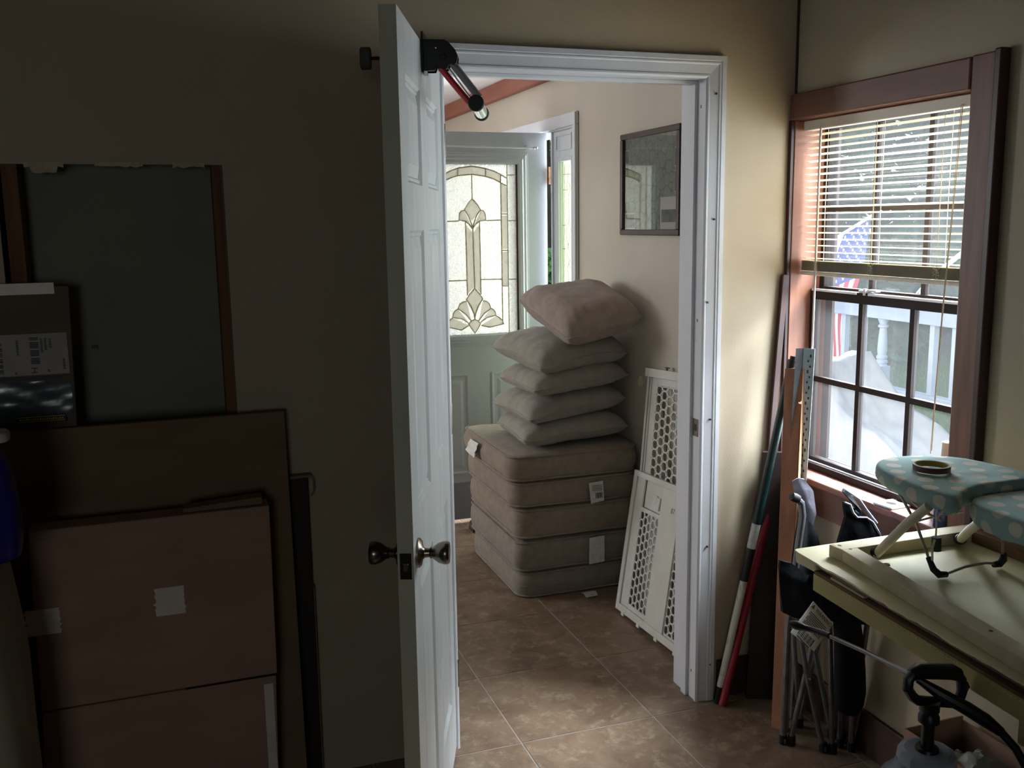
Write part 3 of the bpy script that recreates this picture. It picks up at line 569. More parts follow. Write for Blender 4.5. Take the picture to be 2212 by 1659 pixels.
mould('glass_moulding', gx0, gx1, gz0, gz1, [(0.0, -0.018), (0.0, 0.006), (0.006, 0.016), (0.022, 0.018), (0.030, 0.012), (0.042, 0.012), (0.048, 0.006), (0.058, 0.004), (0.060, 0.0)], front_white, fd)
for (px0, px1) in ((1.175, 1.448), (1.572, 1.805)):
    mould('raised_panel', px0+0.03, px1-0.03, 0.31, 0.80, [(-0.03, 0.006), (-0.02, 0.006), (0.0, -0.002), (0.012, -0.002), (0.02, 0.007), (0.028, 0.007), (0.03, 0.0)], front_white, fd)
    B('panel_field', px0+0.06, px1-0.06, FY0-0.006, FY0, 0.34, 0.77, front_white, fd)
B('kick_rail', FX0, FX1, FY0-0.002, FY0, FZ0, 0.235, front_gray, fd, label='greyer bottom rail')
gl = B('leaded_glass', gx0, gx1, FY0+0.012, FY0+0.017, gz0, gz1, rough_glass, fd)
CUR = {'arch_o': [(1.332, 1.863), (1.375, 1.884), (1.419, 1.899), (1.49, 1.908), (1.564, 1.897), (1.61, 1.884), (1.646, 1.867), (1.678, 1.848)], 'arch_i': [(1.334, 1.83), (1.375, 1.848), (1.414, 1.86), (1.489, 1.867), (1.563, 1.857), (1.61, 1.843), (1.642, 1.827), (1.678, 1.808)], 'd1': [(1.415, 1.899), (1.414, 1.86)], 'd2': [(1.564, 1.897), (1.563, 1.857)], 'd3': [(1.647, 1.867), (1.646, 1.827)], 'd4': [(1.333, 1.863), (1.334, 1.83)], 'vo': [(1.682, 1.917), (1.682, 1.037)], 'vo2': [(1.298, 1.917), (1.298, 1.037)], 'vi': [(1.646, 1.827), (1.646, 1.08)], 'vi2': [(1.334, 1.827), (1.334, 1.08)], 'cv': [(1.489, 1.867), (1.489, 1.742)], 't1': [(1.489, 1.742), (1.476, 1.73), (1.463, 1.714), (1.445, 1.687), (1.465, 1.659), (1.484, 1.61), (1.488, 1.588)], 't2': [(1.489, 1.742), (1.502, 1.73), (1.515, 1.714), (1.534, 1.686), (1.512, 1.659), (1.493, 1.61), (1.488, 1.588)], 'p1': [(1.444, 1.683), (1.43, 1.682), (1.418, 1.670), (1.415, 1.635), (1.448, 1.629), (1.470, 1.612), (1.488, 1.588)], 'p2': [(1.534, 1.683), (1.548, 1.682), (1.558, 1.668), (1.561, 1.632), (1.526, 1.628), (1.506, 1.612), (1.488, 1.588)], 'h1': [(1.335, 1.628), (1.415, 1.63)], 'h2': [(1.562, 1.63), (1.643, 1.632)], 'cl': [(1.450, 1.626), (1.452, 1.243)], 'cm': [(1.489, 1.588), (1.493, 1.279)], 'cr': [(1.527, 1.625), (1.527, 1.245)], 'h3': [(1.336, 1.322), (1.449, 1.322)], 'h4': [(1.526, 1.324), (1.643, 1.322)], 'u1': [(1.493, 1.279), (1.465, 1.249), (1.445, 1.222), (1.469, 1.189), (1.486, 1.147), (1.49, 1.115)], 'u2': [(1.493, 1.279), (1.518, 1.249), (1.537, 1.222), (1.51, 1.187), (1.496, 1.146), (1.49, 1.115)], 'f1': [(1.446, 1.212), (1.425, 1.209), (1.408, 1.198), (1.398, 1.176), (1.44, 1.145), (1.469, 1.109)], 'f2': [(1.398, 1.172), (1.382, 1.165), (1.372, 1.15), (1.367, 1.13), (1.42, 1.121), (1.459, 1.094)], 'f3': [(1.367, 1.127), (1.352, 1.118), (1.342, 1.10), (1.337, 1.081), (1.415, 1.061), (1.455, 1.084)], 'g1': [(1.537, 1.212), (1.558, 1.208), (1.572, 1.195), (1.58, 1.168), (1.543, 1.144), (1.512, 1.107)], 'g2': [(1.58, 1.170), (1.594, 1.163), (1.604, 1.15), (1.61, 1.131), (1.559, 1.121), (1.522, 1.097)], 'g3': [(1.61, 1.128), (1.627, 1.118), (1.641, 1.104), (1.653, 1.084), (1.571, 1.069), (1.525, 1.081)], 'bd': [(1.49, 1.115), (1.472, 1.108), (1.455, 1.091), (1.471, 1.068), (1.489, 1.041), (1.508, 1.066), (1.522, 1.091), (1.507, 1.108), (1.49, 1.115)], 's1': [(1.682, 1.864), (1.735, 1.864)], 's2': [(1.649, 1.663), (1.681, 1.663)], 's3': [(1.682, 1.628), (1.735, 1.628)], 's4': [(1.649, 1.473), (1.681, 1.472)], 's5': [(1.648, 1.286), (1.68, 1.285)], 's6': [(1.682, 1.32), (1.735, 1.319)]}
g = G()
for k, p in CUR.items(): g.tube([(x, FY0+0.010, z) for x, z in p], 0.0033 if k not in ('vo', 'vo2') else 0.0028, 6)
build('brass_came', g, brass_came, gl, smooth=True)
def pane(pts):
    build('bevelled_piece', G().prism([(x, FY0+0.0085, z) for x, z in pts], (0, 0.003, 0)), bevel_glass, gl)
for k in ('f1', 'f2', 'f3', 'g1', 'g2', 'g3'):
    a = CUR[k]; pane(a if a[0][0] > a[-1][0] else a)
pane(CUR['bd'][:-1]); pane(CUR['t1'][:4] + [(1.484, 1.63)] + CUR['t2'][3:0:-1]); pane(CUR['u1'][:3] + [(1.49, 1.13)] + CUR['u2'][2:0:-1]); pane(CUR['p1']); pane(CUR['p2'])
pane([(1.452, 1.61), (1.486, 1.57), (1.490, 1.285), (1.454, 1.25)]); pane([(1.525, 1.61), (1.492, 1.57), (1.496, 1.285), (1.525, 1.25)])
ao, ai = CUR['arch_o'], CUR['arch_i']; pane(ao[0:3] + ai[2::-1]); pane(ao[2:5] + ai[4:1:-1]); pane(ao[4:7] + ai[6:3:-1]); pane([(1.648, 1.82), (1.680, 1.80), (1.680, 1.67), (1.648, 1.67)])
pane([(1.648, 1.655), (1.680, 1.655), (1.680, 1.48), (1.648, 1.48)]); pane([(1.648, 1.465), (1.680, 1.465), (1.680, 1.29), (1.648, 1.29)])
B('glass_shadow_strip', gx1-0.006, gx1, FY0+0.004, FY0+0.018, gz0, gz1, mat('recess_shade', '#5a554c', None, 0.6), fd)  # dark strip painted in for the shade at the glass recess
cr = build('curtain_rod', G().tube([(1.17, 4.825, 2.005), (1.815, 4.825, 2.000)], 0.0045, 8), trim_white, fd, smooth=True)
build('finial', G().lathe([(0.0, 0), (0.006, 0.002), (0.007, 0.008), (0.004, 0.014), (0.008, 0.02), (0.0, 0.028)], (1.812, 4.825, 2.0), (1, 0, 0), 12), trim_white, cr, smooth=True)
B('rod_bracket', 1.775, 1.787, 4.822, FY0, 1.992, 2.014, trim_white, cr, 0.001); B('rod_bracket', 1.20, 1.212, 4.822, FY0, 1.992, 2.014, trim_white, cr, 0.001)
for z in (1.86, 1.05, 0.25):
    h = build('hinge', G().tube([(1.905, 4.846, z-0.045), (1.905, 4.846, z+0.045)], 0.0065, 10).box(1.905, 1.930, 4.8445, 4.8475, z-0.045, z+0.045), rust, fd, smooth=True, label='rusty butt hinge of the front door')
build('knob', G().lathe([(0.0, 0), (0.03, 0), (0.028, 0.008), (0.011, 0.014), (0.011, 0.03), (0.025, 0.045), (0.026, 0.058), (0.0, 0.066)], (1.15, FY0, 0.95), (0, -1, 0), 20), satin_nickel, fd, smooth=True)
build('door_wedge', G().hexa([(1.40, 4.70, 0.0), (1.50, 4.70, 0.0), (1.50, 4.78, 0.0), (1.40, 4.78, 0.0), (1.41, 4.70, 0.045), (1.50, 4.70, 0.045), (1.50, 4.78, 0.045), (1.41, 4.78, 0.045)]), dark_trim, bev=0.004, label='dark brown wooden block on floor by the front door', cat='block')

# framed map picture on entry wall
pic = thing('picture', (XR, 3.675, 1.557), 'dark wood framed map with small photographs hanging on entry wall', 'picture')
py0, py1, pz0, pz1 = 3.409, 3.941, 1.557, 1.990; fwid = 0.024
for nm, a in (('frame_bar', (py0, py1, pz0, pz0+fwid)), ('frame_bar', (py0, py1, pz1-fwid, pz1)), ('frame_bar', (py0, py0+fwid, pz0+fwid, pz1-fwid)), ('frame_bar', (py1-fwid, py1, pz0+fwid, pz1-fwid))):
    B(nm, XR-0.022, XR-0.001, a[0], a[1], a[2], a[3], frame_wood, pic, 0.005)
B('map_sheet', XR-0.006, XR-0.004, py0+fwid, py1-fwid, pz0+fwid, pz1-fwid, map_m, pic)
def photo(y0, y1, z0, z1, m=photo_m, b=0.006):
    p = B('photo_mount', XR-0.0075, XR-0.0062, y0, y1, z0, z1, photo_paper, pic); B('photo', XR-0.0082, XR-0.0076, y0+b, y1-b, z0+(0.028 if b > 0.006 else b), z1-(0.05 if b > 0.006 else b), m, p)
photo(3.438, 3.585, 1.583, 1.712, photo_m, 0.010); photo(3.815, 3.912, 1.583, 1.652); photo(3.435, 3.470, 1.83, 1.905, photo_m2, 0.003); photo(3.435, 3.470, 1.73, 1.815, photo_m2, 0.003); photo(3.875, 3.915, 1.86, 1.92, photo_m, 0.003)
B('pane', XR-0.0125, XR-0.011, py0+fwid, py1-fwid, pz0+fwid, pz1-fwid, pic_glass, pic)

# ------------------------------------------------------------------ stacked seat cushions and pillows
def rrect(w, d, r, n=9):
    pts = []
    for cx, cy, a0 in ((w/2-r, d/2-r, 0), (-w/2+r, d/2-r, PI/2), (-w/2+r, -d/2+r, PI), (w/2-r, -d/2+r, 1.5*PI)):
        for k in range(n): a = a0 + PI/2*k/(n-1); pts.append((cx+r*math.cos(a), cy+r*math.sin(a)))
    out = []                                   # densify the straight runs
    for i in range(len(pts)):
        a, b = pts[i], pts[(i+1) % len(pts)]; L = math.hypot(b[0]-a[0], b[1]-a[1]); m = max(1, int(L/0.05))
        for k in range(m): out.append((a[0]+(b[0]-a[0])*k/m, a[1]+(b[1]-a[1])*k/m))
    return out
def cushion(label, cx, cy, w, d, z0, z1, r=0.06, rot=0.0, seed=0, tilt=(0, 0), m=cush_fab, seam=None):
    root = thing('seat_cushion', (cx, cy, z0), label, 'cushion', 'box cushions at the bottom of the stack')
    ol = rrect(w, d, r); H = z1-z0; c, s = math.cos(rot), math.sin(rot)
    def P(x, y, h):
        nn = 0.012*nz(x*5+seed*3, y*5, h*3) + 0.004*nz(x*17, y*17+seed, h*9)
        zz = z0 + h*H + tilt[0]*x + tilt[1]*y + nn*0.5*(1 if h > 0.02 else 0)
        k = 1 + nn/0.5
        return (cx + (x*c - y*s)*k, cy + (x*s + y*c)*k, max(zz, z0+0.0005 if tilt == (0, 0) else -9))
    def ring(h, ins, pw=1.0): return [P(x*(1-ins/(w/2)), y*(1-ins/(d/2)), h) for x, y in ol]
    rs = [ring(0.0, i) for i in (0.20, 0.10, 0.04, 0.014)] + [ring(h, i) for h, i in ((0.05, 0.004), (0.10, 0.0), (0.25, -0.006), (0.5, -0.009), (0.75, -0.006), (0.90, 0.0), (0.95, 0.004))] + [ring(h, i) for h, i in ((0.985, 0.014), (0.99, 0.04), (1.0, 0.10), (1.0, 0.20))]
    build('cushion_body', G().rings(rs), m, root, smooth=True, sharp=60)
    g = G(); g.tube(ring(0.07, -0.002), 0.0045, 6, loop=True); g.tube(ring(0.93, -0.002), 0.0045, 6, loop=True); build('piping', g, m, root, smooth=True, sharp=80)
    if seam:
        g = G(); g.tube(ring(seam, -0.0085), 0.002, 5, loop=True); build('zipper_seam', g, m, root, smooth=True, sharp=80)
    return root, P
cA, PA = cushion('lowest box cushion of the stack, on the tile floor', 1.603, 4.095, 0.555, 0.70, 0.0005, 0.120, 0.07, 0.0, 1, m=cush_fab, seam=0.45)
cB, PB = cushion('second box cushion from the floor with a blank white label', 1.600, 4.09, 0.57, 0.705, 0.123, 0.266, 0.045, 0.0, 2, m=cush_fab)
cC, PC = cushion('third box cushion from the floor, without any label', 1.598, 4.09, 0.565, 0.71, 0.269, 0.408, 0.06, 0.0, 3, m=cush_fab2, seam=0.5)
cD, PD = cushion('fourth box cushion from the floor with a printed white tag', 1.590, 4.085, 0.585, 0.70, 0.411, 0.525, 0.07, 0.0, 4, m=cush_fab2)
cE, PE = cushion('topmost box cushion with crumpled tag on its left side', 1.585, 4.085, 0.60, 0.71, 0.528, 0.645, 0.07, 0.0, 5, m=cush_fab2)
def flag_tag(parent, pts, off, lab, bend=0.006):
    a, b, c, d = map(Vector, pts); P = []
    for i in range(6):
        t = i/5; l = lerp(a, d, t); r_ = lerp(b, c, t); P.append([lerp(l, r_, k/4) + Vector(off)*(0.3 + bend*80*abs(nz(i*0.9, k*0.7, 4))) for k in range(5)])
    g = G().grid(P); n = len(g.v); g.v += [p + Vector(off)*0.15 for p in g.v[:n]]; g.f += [tuple(i+n for i in f[::-1]) for f in g.f]
    return build('care_label', g, tag_white, parent, smooth=True, label=lab)
yf = 4.085-0.355-0.012
flag_tag(cB, [(1.640, yf, 0.250), (1.712, yf, 0.254), (1.713, yf, 0.135), (1.638, yf, 0.130)], (0, -0.008, 0), 'blank white label sheet')
fl = flag_tag(cD, [(1.635, yf-0.004, 0.500), (1.702, yf-0.004, 0.505), (1.708, yf-0.004, 0.415), (1.645, yf-0.004, 0.408)], (0, -0.010, 0), 'white printed care tag')
g = G()
for k in range(5): g.box(1.665+0.007*k, 1.668+0.007*k+0.001*(k % 2), yf-0.0150, yf-0.0145, 0.430, 0.455)
for k in range(4): g.box(1.648, 1.695, yf-0.0150, yf-0.0145, 0.466+0.007*k, 0.468+0.007*k)
build('print', g, ink, cD)
flag_tag(cE, [(1.272, 4.25, 0.618), (1.270, 4.12, 0.622), (1.262, 4.16, 0.545), (1.262, 4.28, 0.560)], (-0.012, 0, 0), 'crumpled white care tag on the left side', 0.02)
g = G().grid([[(1.60, 3.722, 0.0015), (1.66, 3.722, 0.002)], [(1.605, 3.70, 0.004), (1.665, 3.70, 0.008)], [(1.60, 3.66, 0.0015), (1.655, 3.655, 0.006)]])
g.v = [Vector((1.63, 3.69, 0)) + (p-Vector((1.63, 3.69, 0)))*1.0 for p in g.v]
n = len(g.v); g.v += [p + Vector((0, 0, 0.0006)) for p in g.v]; g.f += [tuple(i+n for i in f[::-1]) for f in g.f]
build('care_label', g, tag_white, cA, label='white tag hanging onto the floor')

def pillow(label, NL, NR, FR, FL, th, m, seed, droop=0.0, flat=0.46):
    NL, NR, FR, FL = map(Vector, (NL, NR, FR, FL)); cen = (NL+NR+FR+FL)/4
    root = thing('pillow', (cen.x, cen.y, cen.z-th*0.5), label, 'pillow', 'throw pillows on top of the cushion stack')
    N = 36; nrm = (NR-NL).cross(FL-NL).normalized()
    def S_(u, v):
        cu, cv = 2*u-1, 2*v-1; e = 0.04
        k = 1 - 0.055*(abs(cu)**5)*(abs(cv)**5)
        uu = 0.5 + 0.5*cu*k*(1 - e*(1-cv*cv)); vv = 0.5 + 0.5*cv*k*(1 - e*(1-cu*cu))
        p = lerp(lerp(NL, NR, uu), lerp(FL, FR, uu), vv)
        p = p - nrm*droop*(cu*cu*cv*cv)
        p += nrm*0.005*nz(u*6+seed, v*6, 1.3)*(abs(cu)**4+abs(cv)**4)
        return p
    def H_(u, v, top):
        cu, cv = abs(2*u-1), abs(2*v-1)
        f = max(0, (1-cu**4.5))**0.52*max(0, (1-cv**4.5))**0.52
        along = u if cv > cu else v; ed = max(cu, cv)
        wr = 0.016*f*ed**3*(nz(along*13+seed*5, seed+(3 if cv > cu else 0), 0.5)*0.8 + 0.5*nz(along*27, seed*2+ed*3, 1.5)) + 0.007*f*nz(u*3.5+seed, v*3.5, seed)
        return th*(0.54 if top else flat)*f + wr*(1 if top else 0.5)
    T = [[S_(i/N, j/N) + nrm*H_(i/N, j/N, True) for j in range(N+1)] for i in range(N+1)]
    Bm = [[S_(i/N, j/N) - nrm*H_(i/N, j/N, False) for j in range(N+1)] for i in range(N+1)]
    g = G().grid(T); n = len(g.v); g.v += [p for r in Bm for p in r]; g.f += [tuple(i+n for i in f[::-1]) for f in list(g.f)]
    build('pillow_cover', g, m, root, smooth=True, sharp=85)
    rim = [S_(i/N, 0) for i in range(N)] + [S_(1, j/N) for j in range(N)] + [S_(1-i/N, 1) for i in range(N)] + [S_(0, 1-j/N) for j in range(N)]
    build('piping', G().tube(rim, 0.0045, 6, loop=True), m, root, smooth=True, sharp=80)
    return root
pillow('lowest throw pillow, lying on the topmost box cushion', (1.345, 3.745, 0.704), (1.885, 3.80, 0.722), (1.89, 4.33, 0.715), (1.395, 4.28, 0.690), 0.125, pill_fab, 1, 0.01)
pillow('second throw pillow from below, plump with a drooping left corner', (1.375, 3.745, 0.800), (1.885, 3.835, 0.843), (1.89, 4.36, 0.832), (1.370, 4.27, 0.790), 0.130, pill_fab, 2, 0.01)
pillow('middle throw pillow in the pile of five', (1.395, 3.745, 0.920), (1.885, 3.81, 0.958), (1.89, 4.32, 0.945), (1.405, 4.28, 0.912), 0.125, pill_fab, 3, 0.01)
pillow('second throw pillow from the top, dented and jutting to the left', (1.43, 3.75, 1.018), (1.885, 3.82, 1.062), (1.89, 4.31, 1.06), (1.362, 4.25, 1.068), 0.155, pill_fab, 4, 0.02)
pillow('topmost brownish throw pillow, tilted against the wall', (1.535, 3.70, 1.128), (1.885, 3.684, 1.212), (1.895, 4.13, 1.300), (1.475, 4.17, 1.268), 0.190, pill_fab2, 5, 0.0)

# ------------------------------------------------------------------ white perforated crate panels leaning on the wall
def crate(label, X0, XT, ZT, q, holes, solids, ribs, feet=True, grp=None, th=0.012):
    L = math.hypot(XT-X0, ZT); e = Vector(((XT-X0)/L, 0, ZT/L)); nrm = Vector((-ZT/L, 0, (XT-X0)/L))
    BL, BR, TR, TL = q
    def Mp(a, b, d=0.0):
        y = (BL[0]*(1-a)+BR[0]*a)*(1-b) + (TL[0]*(1-a)+TR[0]*a)*b; s = (BL[1]*(1-a)+BR[1]*a)*(1-b) + (TL[1]*(1-a)+TR[1]*a)*b
        return Vector((X0, y, 0.001)) + e*s + nrm*d
    root = thing('crate_panel', Mp(0.5, 0), label, 'crate panel')
    def hx(g, a0, a1, b0, b1, d0, d1):
        g.hexa([Mp(a0, b0, d0), Mp(a1, b0, d0), Mp(a1, b1, d0), Mp(a0, b1, d0), Mp(a0, b0, d1), Mp(a1, b0, d1), Mp(a1, b1, d1), Mp(a0, b1, d1)])
    g = G()
    for s_ in solids: hx(g, *s_)
    build('panel_body', g, crate_white, root, bev=0.002)
    for (a0, a1, b0, b1, nc, nr, d) in holes:
        g = G(); da = (a1-a0)/nc; db = (b1-b0)/nr
        for i in range(nc):
            off = 0.5 if i % 2 else 0.0
            for j in range(nr + (1 if off else 0)):
                lo, hi = b0+(j-off)*db, b0+(j-off+1)*db
                ca, cb = a0+(i+0.5)*da, (lo+hi)/2; K = 16; outer = []; inner = []
                for k in range(K):
                    t = 2*PI*(k+0.5)/K; c_, s_ = math.cos(t), math.sin(t); m_ = max(abs(c_), abs(s_))
                    outer.append((ca + da/2*c_/m_, min(b1, max(b0, cb + db/2*s_/m_))))
                    sq = (abs(c_)**3+abs(s_)**3)**(-1/3)
                    inner.append((ca + da*0.40*c_*sq, min(b1-0.004, max(b0+0.004, cb + db*0.42*s_*sq))))
                r4 = [[Mp(a, b, d) for a, b in outer], [Mp(a, b, d) for a, b in inner], [Mp(a, b, d-0.004) for a, b in inner]]
                g.rings(r4, cap0=False, cap1=False)
        build('perforated_grille', g, crate_white, root)
    if ribs:
        g = G()
        for r_ in ribs: hx(g, *r_)
        build('rib', g, crate_white, root)
    if feet:
        for a in (0.12, 0.35, 0.6, 0.85): build('foot', G().obox(Mp(a, 0.004, -0.006), (0.012, 0, 0), (0, 0.012, 0), e*0.010), crate_white, root, bev=0.002)
    return root, Mp, nrm, e
q = ((3.495, 0.010), (2.90, 0.028), (2.975, 0.622), (3.577, 0.592))
sol = [(0.0, 0.045, 0, 1, -0.03, 0.004), (0.955, 1.0, 0, 1, -0.03, 0.004), (0.045, 0.955, 0, 0.05, -0.03, 0.004), (0.045, 0.955, 0.96, 1.0, -0.012, 0.004),
       (0.045, 0.15, 0.05, 0.96, -0.012, -0.004), (0.42, 0.66, 0.05, 0.96, -0.012, 0.002), (0.88, 0.955, 0.05, 0.96, -0.012, -0.004), (0.15, 0.42, 0.05, 0.08, -0.012, -0.004), (0.15, 0.42, 0.74, 0.765, -0.012, 0.0),
       (0.15, 0.42, 0.765, 0.96, -0.022, -0.014), (0.66, 0.88, 0.05, 0.06, -0.012, -0.004), (0.66, 0.88, 0.76, 0.96, -0.012, 0.002)]
cr1, M1, n1, e1 = crate('white perforated crate panel in front, standing on the floor by the doorway', 1.662, 1.890, 1.01, q, [(0.15, 0.42, 0.08, 0.74, 5, 11, -0.004), (0.66, 0.88, 0.06, 0.76, 4, 12, -0.004)], sol, None)
text('lettering', '87', mat('grey_print', '#77736c', None, 0.7), cr1, M1(0.585, 0.83, 0.0025), M1(0.7, 0.83)-M1(0.5, 0.83), e1, 0.030)
build('latch_tab', G().obox(M1(0.31, 0.85, -0.010), (M1(0.33, 0.85)-M1(0.29, 0.85))*0.5, e1*0.018, n1*0.004).obox(M1(0.36, 0.83, -0.008), (M1(0.37, 0.83)-M1(0.34, 0.83))*0.8, e1*0.026, n1*0.005), crate_white, cr1, bev=0.002)
q2 = ((3.487, 0.0), (3.02, 0.015), (3.13, 1.045), (3.628, 1.012))
sol2 = [(0.0, 0.03, 0, 0.965, -0.02, 0.004), (0.05, 0.065, 0, 0.965, -0.012, 0.002), (0.97, 1.0, 0, 0.965, -0.02, 0.004), (-0.02, 1.02, 0.965, 1.0, -0.016, 0.012), (0.03, 0.97, 0, 0.42, -0.012, -0.008),
        (0.065, 0.155, 0.42, 0.965, -0.012, -0.004), (0.155, 0.62, 0.935, 0.965, -0.012, -0.004), (0.62, 0.70, 0.42, 0.965, -0.012, -0.004), (0.70, 0.97, 0.70, 0.965, -0.012, -0.004)]
ribs2 = [(0.70, 0.97, 0.425+0.0115*k, 0.430+0.0115*k, -0.012, -0.002) for k in range(24)]
cr2, M2, n2, e2 = crate('taller white crate panel behind, leaning against the entry wall', 1.722, 1.878, 1.0, q2, [(0.155, 0.62, 0.42, 0.935, 5, 14, -0.004)], sol2, ribs2)
build('latch_knob', G().lathe([(0.0, 0), (0.006, 0), (0.006, 0.008), (0.012, 0.009), (0.012, 0.014), (0.0, 0.014)], M2(0.30, 1.0, -0.002), e2, 14), mat('grey_knob', '#8b867c', None, 0.5), cr2, smooth=True)

# ------------------------------------------------------------------ corner: poles, strips, plank, rule
pole = thing('extension_pole', (1.638, 2.655, 0), 'scuffed white and dark green extension pole leaning in the corner', 'pole')
pa, pb = Vector((1.640, 2.650, 0.002)), Vector((1.866, 2.601, 1.181))
def seg(parent, name, a, b, t0, t1, r, m, **k): return build(name, G().tube([lerp(a, b, t0), lerp(a, b, t1)], r, 12), m, parent, smooth=True, **k)
seg(pole, 'tip_ferrule', pa, pb, 0.0, 0.05, 0.010, black_rubber); seg(pole, 'white_section', pa, pb, 0.05, 0.365, 0.0125, pole_white, label='scuffed white section'); seg(pole, 'black_section', pa, pb, 0.365, 0.46, 0.0145, sprayer_black)
seg(pole, 'paper_band', pa, pb, 0.46, 0.53, 0.0150, mat('pale_band', '#c8cac8', '#b4b6b4', 0.6, scale=(60, 60, 60))); seg(pole, 'green_section', pa, pb, 0.53, 0.90, 0.0142, pole_green); seg(pole, 'collar', pa, pb, 0.90, 0.925, 0.017, pole_green); seg(pole, 'grip', pa, pb, 0.925, 0.99, 0.0155, sprayer_black); seg(pole, 'thread', pa, pb, 0.99, 1.0, 0.011, sprayer_black)
rp_ = thing('red_pole', (1.648, 2.636, 0), 'glossy red pole leaning beside the white and green pole', 'pole')
build('shaft', G().tube([(1.650, 2.630, 0.001), (1.869, 2.652, 0.84)], 0.0135, 12), pole_red, rp_, smooth=True); build('top_cap', G().tube([(1.869, 2.652, 0.84), (1.8707, 2.6522, 0.85)], 0.0145, 12), black_rubber, rp_, smooth=True)
build('wood_strip', G().hexa([(1.775, 2.672, 0.001), (1.797, 2.672, 0.001), (1.797, 2.686, 0.001), (1.775, 2.686, 0.001), (1.869, 2.676, 1.44), (1.891, 2.676, 1.44), (1.891, 2.690, 1.44), (1.869, 2.690, 1.44)]), dark_trim, bev=0.002, label='tall thin dark brown strip leaning in the corner', cat='strip')
build('dark_board', G().hexa([(1.748, 2.640, 0.001), (1.838, 2.600, 0.001), (1.846, 2.612, 0.001), (1.756, 2.652, 0.001), (1.795, 2.655, 0.86), (1.870, 2.615, 0.86), (1.878, 2.627, 0.86), (1.803, 2.667, 0.86)]), dark_panel_m, bev=0.002, label='near black board leaning in the corner behind the red pole', cat='board')
pk = thing('plank', (1.735, 2.425, 0), 'reddish tan plank leaning upright below the window', 'plank')
def plank(a0, a1, a2, a3, b0, b1, b2, b3): return G().hexa([a0, a1, a2, a3, b0, b1, b2, b3])
build('plank_face', plank((1.718, 2.447, 0.001), (1.742, 2.404, 0.001), (1.757, 2.412, 0.001), (1.733, 2.455, 0.001), (1.836, 2.605, 1.142), (1.866, 2.555, 1.150), (1.880, 2.563, 1.150), (1.850, 2.613, 1.142)), plank_wood, pk, bev=0.002)
build('pale_edge', plank((1.7425, 2.4032, 0.001), (1.7435, 2.4015, 0.001), (1.7580, 2.4095, 0.001), (1.757, 2.4110, 0.001), (1.8668, 2.5540, 1.149), (1.8680, 2.552, 1.149), (1.8825, 2.560, 1.149), (1.8815, 2.562, 1.149)), plank_edge, pk)
build('splinter', G().tube([(1.8545, 2.5385, 1.045), (1.846, 2.530, 1.040), (1.838, 2.530, 1.044)], 0.0025, 5), plank_edge, pk)
ar = thing('metal_rule', (1.80, 2.54, 0), 'aluminium angle rule with punched marks leaning before the window jamb', 'ruler')
ra, rb = Vector((1.790, 2.500, 0.002)), Vector((1.873, 2.560, 1.212))
build('blade', G().hexa([ra, ra+Vector((0.020, -0.030, 0)), ra+Vector((0.022, -0.0285, 0)), ra+Vector((0.002, 0.0015, 0)), rb, rb+Vector((0.020, -0.030, 0)), rb+Vector((0.022, -0.0285, 0)), rb+Vector((0.002, 0.0015, 0))]), alu, ar)
build('flange', G().hexa([ra+Vector((-0.026, 0.004, 0)), ra, ra+Vector((0.001, 0.002, 0)), ra+Vector((-0.025, 0.006, 0)), rb+Vector((-0.026, 0.004, 0)), rb, rb+Vector((0.001, 0.002, 0)), rb+Vector((-0.025, 0.006, 0))]), mat('dark_alu', '#4c5052', None, 0.5, 0.5), ar)
g = G()
for k in range(46):
    t = 0.36+k*0.0138; c = lerp(ra, rb, t) + Vector((0.0095+0.004*(k % 2), -0.0145-0.006*(k % 2), 0)) + Vector((-0.0010, -0.0007, 0)); g.obox(c, Vector((0.0012, -0.0018, 0)), Vector((0.0004, 0.0003, 0)), (0, 0, 0.0035 if k % 3 else 0.005))
build('punch_marks', g, ink, ar)

# ------------------------------------------------------------------ folded camp chairs
ch = thing('folding_chair', (1.75, 2.31, 0), 'folded black camp chair standing beside the plank with a warning tag', 'camp chair', 'folded camp chairs')
def leg(parent, pts, r=0.0085, name='leg', m=steel_leg): return build(name, G().tube(pts, r, 10), m, parent, smooth=True)
leg(ch, [(1.699, 2.355, 0.02), (1.688, 2.335, 0.40), (1.686, 2.315, 0.506), (1.692, 2.305, 0.663), (1.700, 2.30, 0.755), (1.693, 2.30, 0.795), (1.674, 2.30, 0.812)], 0.0105)
leg(ch, [(1.716, 2.34, 0.02), (1.764, 2.335, 0.25), (1.795, 2.32, 0.46)]); leg(ch, [(1.786, 2.272, 0.01), (1.741, 2.302, 0.235), (1.70, 2.33, 0.49), (1.685, 2.335, 0.58)]); leg(ch, [(1.808, 2.258, 0.01), (1.785, 2.262, 0.39), (1.775, 2.27, 0.60)])
leg(ch, [(1.766, 2.42, 0.45), (1.772, 2.42, 0.30), (1.790, 2.41, 0.10)]); leg(ch, [(1.79, 2.37, 0.40), (1.808, 2.36, 0.285), (1.858, 2.33, 0.03)]); leg(ch, [(1.862, 2.41, 0.30), (1.83, 2.42, 0.141), (1.806, 2.42, 0.02)])
for c in ((1.699, 2.355), (1.718, 2.338), (1.786, 2.272), (1.809, 2.256), (1.860, 2.33), (1.806, 2.42)): build('foot', G().lathe([(0.012, 0.0), (0.013, 0.002), (0.012, 0.03), (0.0, 0.031)], (c[0], c[1], 0.0005), (0, 0, 1), 12), black_rubber, ch, smooth=True)
build('foot_bridge', G().box(1.694, 1.724, 2.334, 2.352, 0.004, 0.022), black_rubber, ch, bev=0.004); build('foot_bridge', G().box(1.782, 1.813, 2.254, 2.274, 0.004, 0.022), black_rubber, ch, bev=0.004)
